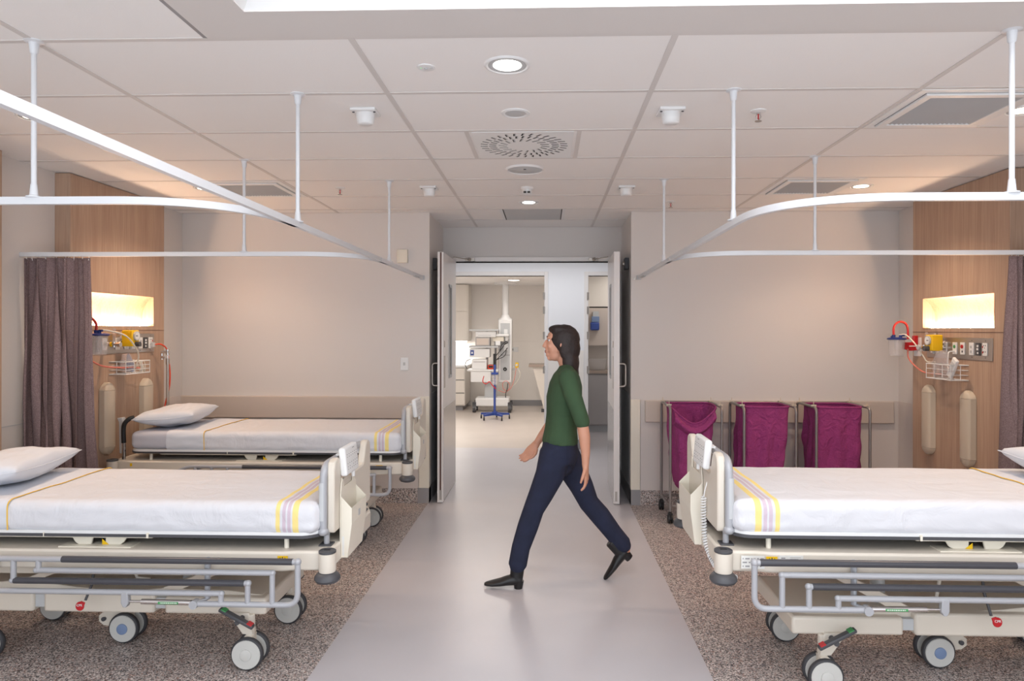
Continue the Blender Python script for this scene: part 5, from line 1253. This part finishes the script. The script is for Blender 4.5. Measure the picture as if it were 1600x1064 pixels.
t = thing('plastic_tub', 'clear plastic tub on the kitchen worktop through the right doorway', 'tub', (.82, 10.95, .96)); obj('walls', G().loft([((0,0,0), (.12,0,0), (0,.09,0)), ((0,0,.17), (.15,0,0), (0,.12,0))]), 'clear', t); obj('rim', G().loft([((0,0,.17), (.155,0,0), (0,.125,0)), ((0,0,.185), (.155,0,0), (0,.125,0))]), 'clear', t)

# ============================================================ THE WALKING PERSON
def limb(g, pts, extra=None):
    P = [Vector(p[:3]) for p in pts]; rs = [(p[3], p[4] if len(p) > 4 else p[3]) for p in pts]; rings = []
    for i, p in enumerate(P):
        t = (P[min(i+1, len(P)-1)]-P[max(i-1, 0)]).normalized(); b = Vector((0,1,0)); b = (b-t*b.dot(t)).normalized(); a = b.cross(t)
        rings.append((p, a*rs[i][0], b*rs[i][1]))
    g.loft(rings); g.ball(P[0], min(rs[0])*.98); g.ball(P[-1], min(rs[-1])*.98)
def blob(name, g, m, parent, vox, sm=4, fac=.5):
    o = obj(name, g, m, parent, smoothang=180, fix=True)
    r = o.modifiers.new('remesh', 'REMESH'); r.mode = 'VOXEL'; r.voxel_size = vox; r.use_smooth_shade = True
    if sm: s = o.modifiers.new('smooth', 'SMOOTH'); s.iterations = sm; s.factor = fac
    return o
PYc = 4.32
person = thing('person', 'person in green top, navy jeans and black heeled boots striding left', 'person', (0.07, PYc, 0))
def L(x, y, z): return (x-.07, y-PYc, z)
def LL(pts): return [(*L(*p[:3]), *p[3:]) for p in pts]
torso = [(.135, PYc, 1.375, .046, .050), (.133, PYc, 1.345, .058, .095), (.128, PYc, 1.315, .078, .148), (.122, PYc, 1.26, .098, .168), (.112, PYc, 1.17, .108, .158), (.10, PYc, 1.07, .095, .138), (.092, PYc, .98, .096, .145), (.088, PYc, .90, .108, .166), (.085, PYc, .83, .112, .172), (.08, PYc, .78, .10, .16)]
legN = [(.055, 4.235, .84, .088, .085), (.02, 4.235, .70, .080, .078), (-.035, 4.235, .58, .066, .064), (-.078, 4.235, .49, .055, .053), (-.115, 4.235, .38, .055, .052), (-.155, 4.235, .25, .044, .042), (-.185, 4.235, .12, .036, .034)]
legF = [(.10, 4.405, .84, .088, .085), (.165, 4.405, .71, .080, .078), (.23, 4.405, .59, .066, .064), (.275, 4.405, .49, .055, .053), (.345, 4.405, .41, .056, .052), (.43, 4.405, .30, .044, .042), (.51, 4.405, .19, .036, .034)]
armN = [(.13, 4.165, 1.31, .048), (.155, 4.125, 1.22, .044), (.19, 4.105, 1.12, .039), (.215, 4.10, 1.04, .035), (.228, 4.10, .96, .035), (.235, 4.105, .87, .028), (.235, 4.11, .80, .022, .027)]
armF = [(.12, 4.475, 1.31, .048), (.105, 4.515, 1.22, .044), (.085, 4.535, 1.12, .039), (.068, 4.54, 1.04, .035), (.03, 4.54, .98, .035), (-.03, 4.535, .90, .028), (-.065, 4.53, .85, .022, .027)]
def hand(g, wrist, d, palm_n, curl=.5):
    # wrist point, direction of the fingers, palm normal; thumb leaves the side of the palm
    w = Vector(wrist); d = Vector(d).normalized(); n = Vector(palm_n); n = (n-d*n.dot(d)).normalized(); s = d.cross(n)   # s = across the palm
    g.loft([(w-d*.01, n*.022, s*.026), (w+d*.02, n*.018, s*.032), (w+d*.05, n*.016, s*.040), (w+d*.085, n*.014, s*.041), (w+d*.095, n*.010, s*.036)])
    for k, (off, ln) in enumerate(((-.029, .066), (-.010, .075), (.010, .070), (.028, .055))):
        p = w+d*.085+s*off; pts = [p]; ang = 0
        for j, f in enumerate((.42, .32, .26)):
            ang += curl*(.5+.35*j); dd = d*math.cos(ang)+n*math.sin(ang); p = p+dd*ln*f; pts.append(p)
        g.tube(pts, [.0088, .0082, .0076, .0062], 10); g.ball(pts[-1], .0064, n=10)
    p = w+d*.025-s*.028; pts = [p, p+d*.022-s*.020+n*.006, p+d*.048-s*.026+n*.016, p+d*.068-s*.022+n*.024]
    g.tube(pts, [.013, .0105, .009, .007], 10); g.ball(pts[-1], .0072, n=10)
body = G()
limb(body, LL([(a, b, c, d*.9, e*.9) for a, b, c, d, e in torso])); limb(body, LL([(*p[:3], p[3]*.9, p[4]*.9) for p in legN])); limb(body, LL([(*p[:3], p[3]*.9, p[4]*.9) for p in legF]))
limb(body, LL(armN)); limb(body, LL(armF))
limb(body, LL([(.140, PYc, 1.33, .052, .052), (.128, PYc, 1.38, .047, .047), (.112, PYc, 1.43, .047, .046)]))
hc = Vector(L(.085, PYc, 1.515))
body.ball(hc+Vector((.018,0,.020)), .092, .072, .090); body.ball(hc+Vector((-.035,0,-.01)), .052, .058, .085); body.ball(hc+Vector((-.030,0,-.065)), .048, .045, .045); body.ball(hc+Vector((-.060,0,-.090)), .022, .022, .018)
body.loft([(hc+Vector((-.082,0,.025)), (.010,0,0), (0,.007,0)), (hc+Vector((-.092,0,.0)), (.014,0,0), (0,.010,0)), (hc+Vector((-.098,0,-.018)), (.016,0,0), (0,.015,0)), (hc+Vector((-.086,0,-.026)), (.012,0,0), (0,.012,0))])
body.ball(hc+Vector((-.084,0,-.050)), .010, .020, .009); body.ball(hc+Vector((-.077,0,-.036)), .016, .022, .020); body.ball(hc+Vector((-.022,0,.040)), .060, .060, .052); body.ball(hc+Vector((-.076,0,-.070)), .014, .022, .016)
for s in (-1, 1): body.ball(hc+Vector((.012, s*.072, -.008)), .016, .007, .028); body.ball(hc+Vector((-.074, s*.028, .040)), .012, .022, .008); body.ball(hc+Vector((-.062, s*.036, -.015)), .018, .018, .018)
hand(body, L(.235, 4.11, .79), (.06, 0.02, -1), (-1, .25, 0), .35)
hand(body, L(-.068, 4.53, .845), (-.62, -.03, -.78), (-.5, -.8, .4), .45)
bo = blob('body', body, 'skin', person, .0042, 3)
for s in (-1, 1):
    e = obj('eye', G().ball(hc+Vector((-.0675, s*.030, .022)), .0085, .013, .0075), 'white', bo); obj('iris', G().ball(hc+Vector((-.0748, s*.031, .022)), .003, .0055, .0055), 'eye', e)
    obj('eyebrow', G().tube([hc+Vector((-.082, s*.014, .042)), hc+Vector((-.083, s*.03, .047)), hc+Vector((-.075, s*.045, .042))], .003, 6), 'hair', bo)
obj('mouth', G().ball(hc+Vector((-.0925, 0, -.046)), .005, .018, .004).ball(hc+Vector((-.091, 0, -.054)), .005, .015, .004), 'lip', bo)
sh = G(); limb(sh, LL([(*p[:3], p[3]+.006, p[4]+.006) for p in torso[:7]] + [(.088, PYc, .92, .112, .170), (.086, PYc, .895, .114, .172)]))
sh.v = sh.v  # shirt body
for a in (armN, armF): limb(sh, LL([(p[0], p[1], p[2], p[3]+.010) for p in a[:3]] + [(a[3][0], a[3][1], a[3][2]+.01, a[3][3]+.011)]))
for arm in (armN, armF): limb(sh, LL([(.125, PYc+(arm[0][1]-PYc)*.45, 1.335, .055), (arm[0][0], arm[0][1], arm[0][2], .052)]))
blob('shirt', sh, 'shirt', person, .007, 4)
obj('neckline', G().tube([Vector(L(.136, PYc, 1.372))+Vector((.052*math.cos(a), .056*math.sin(a), .006*math.cos(a))) for a in [2*PI*k/28 for k in range(28)]], .006, 8, closed=True), 'shirt', person)
jn = G(); limb(jn, LL([(.09, PYc, .935, .103, .155), (.088, PYc, .90, .109, .166), (.085, PYc, .83, .118, .177), (.08, PYc, .775, .106, .165)]))
limb(jn, LL([(*p[:3], p[3]+.010, p[4]+.010) for p in legN[:5]] + [(-.158, 4.235, .25, .058, .054), (-.178, 4.235, .14, .058, .052)]))
limb(jn, LL([(*p[:3], p[3]+.010, p[4]+.010) for p in legF[:5]] + [(.43, 4.405, .30, .058, .054), (.495, 4.405, .22, .058, .052)]))
blob('jeans', jn, 'jeans', person, .007, 4)
def boot(ank, toe_dir, pitch):
    # local: toe along -x, sole at z=0, ankle over heel
    def tf(p):
        return Matrix.Rotation(pitch, 3, 'Y') @ Vector(p)
    g = G()
    rings = [(.035, .055, .03, .030), (.020, .055, .034, .036), (-.02, .052, .034, .038), (-.06, .046, .030, .040), (-.10, .036, .024, .043), (-.15, .028, .018, .040), (-.185, .024, .013, .028), (-.20, .022, .008, .014)]
    g.loft([(Vector((x, 0, z)), Vector((0,0,h)), Vector((0,w,0))) for x, z, h, w in [(r[0], r[1], r[2], r[3]) for r in rings]])
    g.loft([(Vector((.0,0,.05)), Vector((.040,0,0)), Vector((0,.036,0))), (Vector((.004,0,.10)), Vector((.043,0,0)), Vector((0,.037,0))), (Vector((.01,0,.165)), Vector((.045,0,0)), Vector((0,.039,0)))])
    return g
def place_boot(g, pivot, at_, pitch):
    m = Matrix.Rotation(pitch, 3, 'Y'); pv = Vector(pivot); g.v = [tuple(m @ (Vector(p)-pv) + Vector(at_)) for p in g.v]; return g
b0 = blob('boot', place_boot(boot(0,0,0), (0,0,0), L(-.185, 4.235, .0), 0), 'boot', person, .005, 3)
hl = G().loft([((.012,0,0), (.026,0,0), (0,.028,0)), ((.014,0,.045), (.033,0,0), (0,.033,0))]); obj('heel', place_boot(hl, (0,0,0), L(-.185, 4.235, .0), 0), 'boot', b0)
pit = -.80
b1 = blob('boot', place_boot(boot(0,0,0), (-.17,0,.012), L(.40, 4.405, .014), pit), 'boot', person, .005, 3)
hl = G().loft([((.012,0,0), (.026,0,0), (0,.028,0)), ((.014,0,.045), (.033,0,0), (0,.033,0))]); obj('heel', place_boot(hl, (-.17,0,.012), L(.40, 4.405, .014), pit), 'boot', b1)
hr = G(); hr.ball(hc+Vector((.026,0,.028)), .102, .084, .096); hr.ball(hc+Vector((.06,0,-.03)), .070, .078, .095); hr.ball(hc+Vector((.075,0,-.12)), .048, .070, .085); hr.ball(hc+Vector((.085,0,-.19)), .036, .055, .06)
hr.ball(hc+Vector((-.010,0,.092)), .065, .066, .030)
for s in (-1, 1): hr.ball(hc+Vector((.035, s*.062, -.02)), .045, .022, .085); hr.ball(hc+Vector((.055, s*.055, -.11)), .042, .026, .075)
blob('hair', hr, 'hair', person, .006, 3)
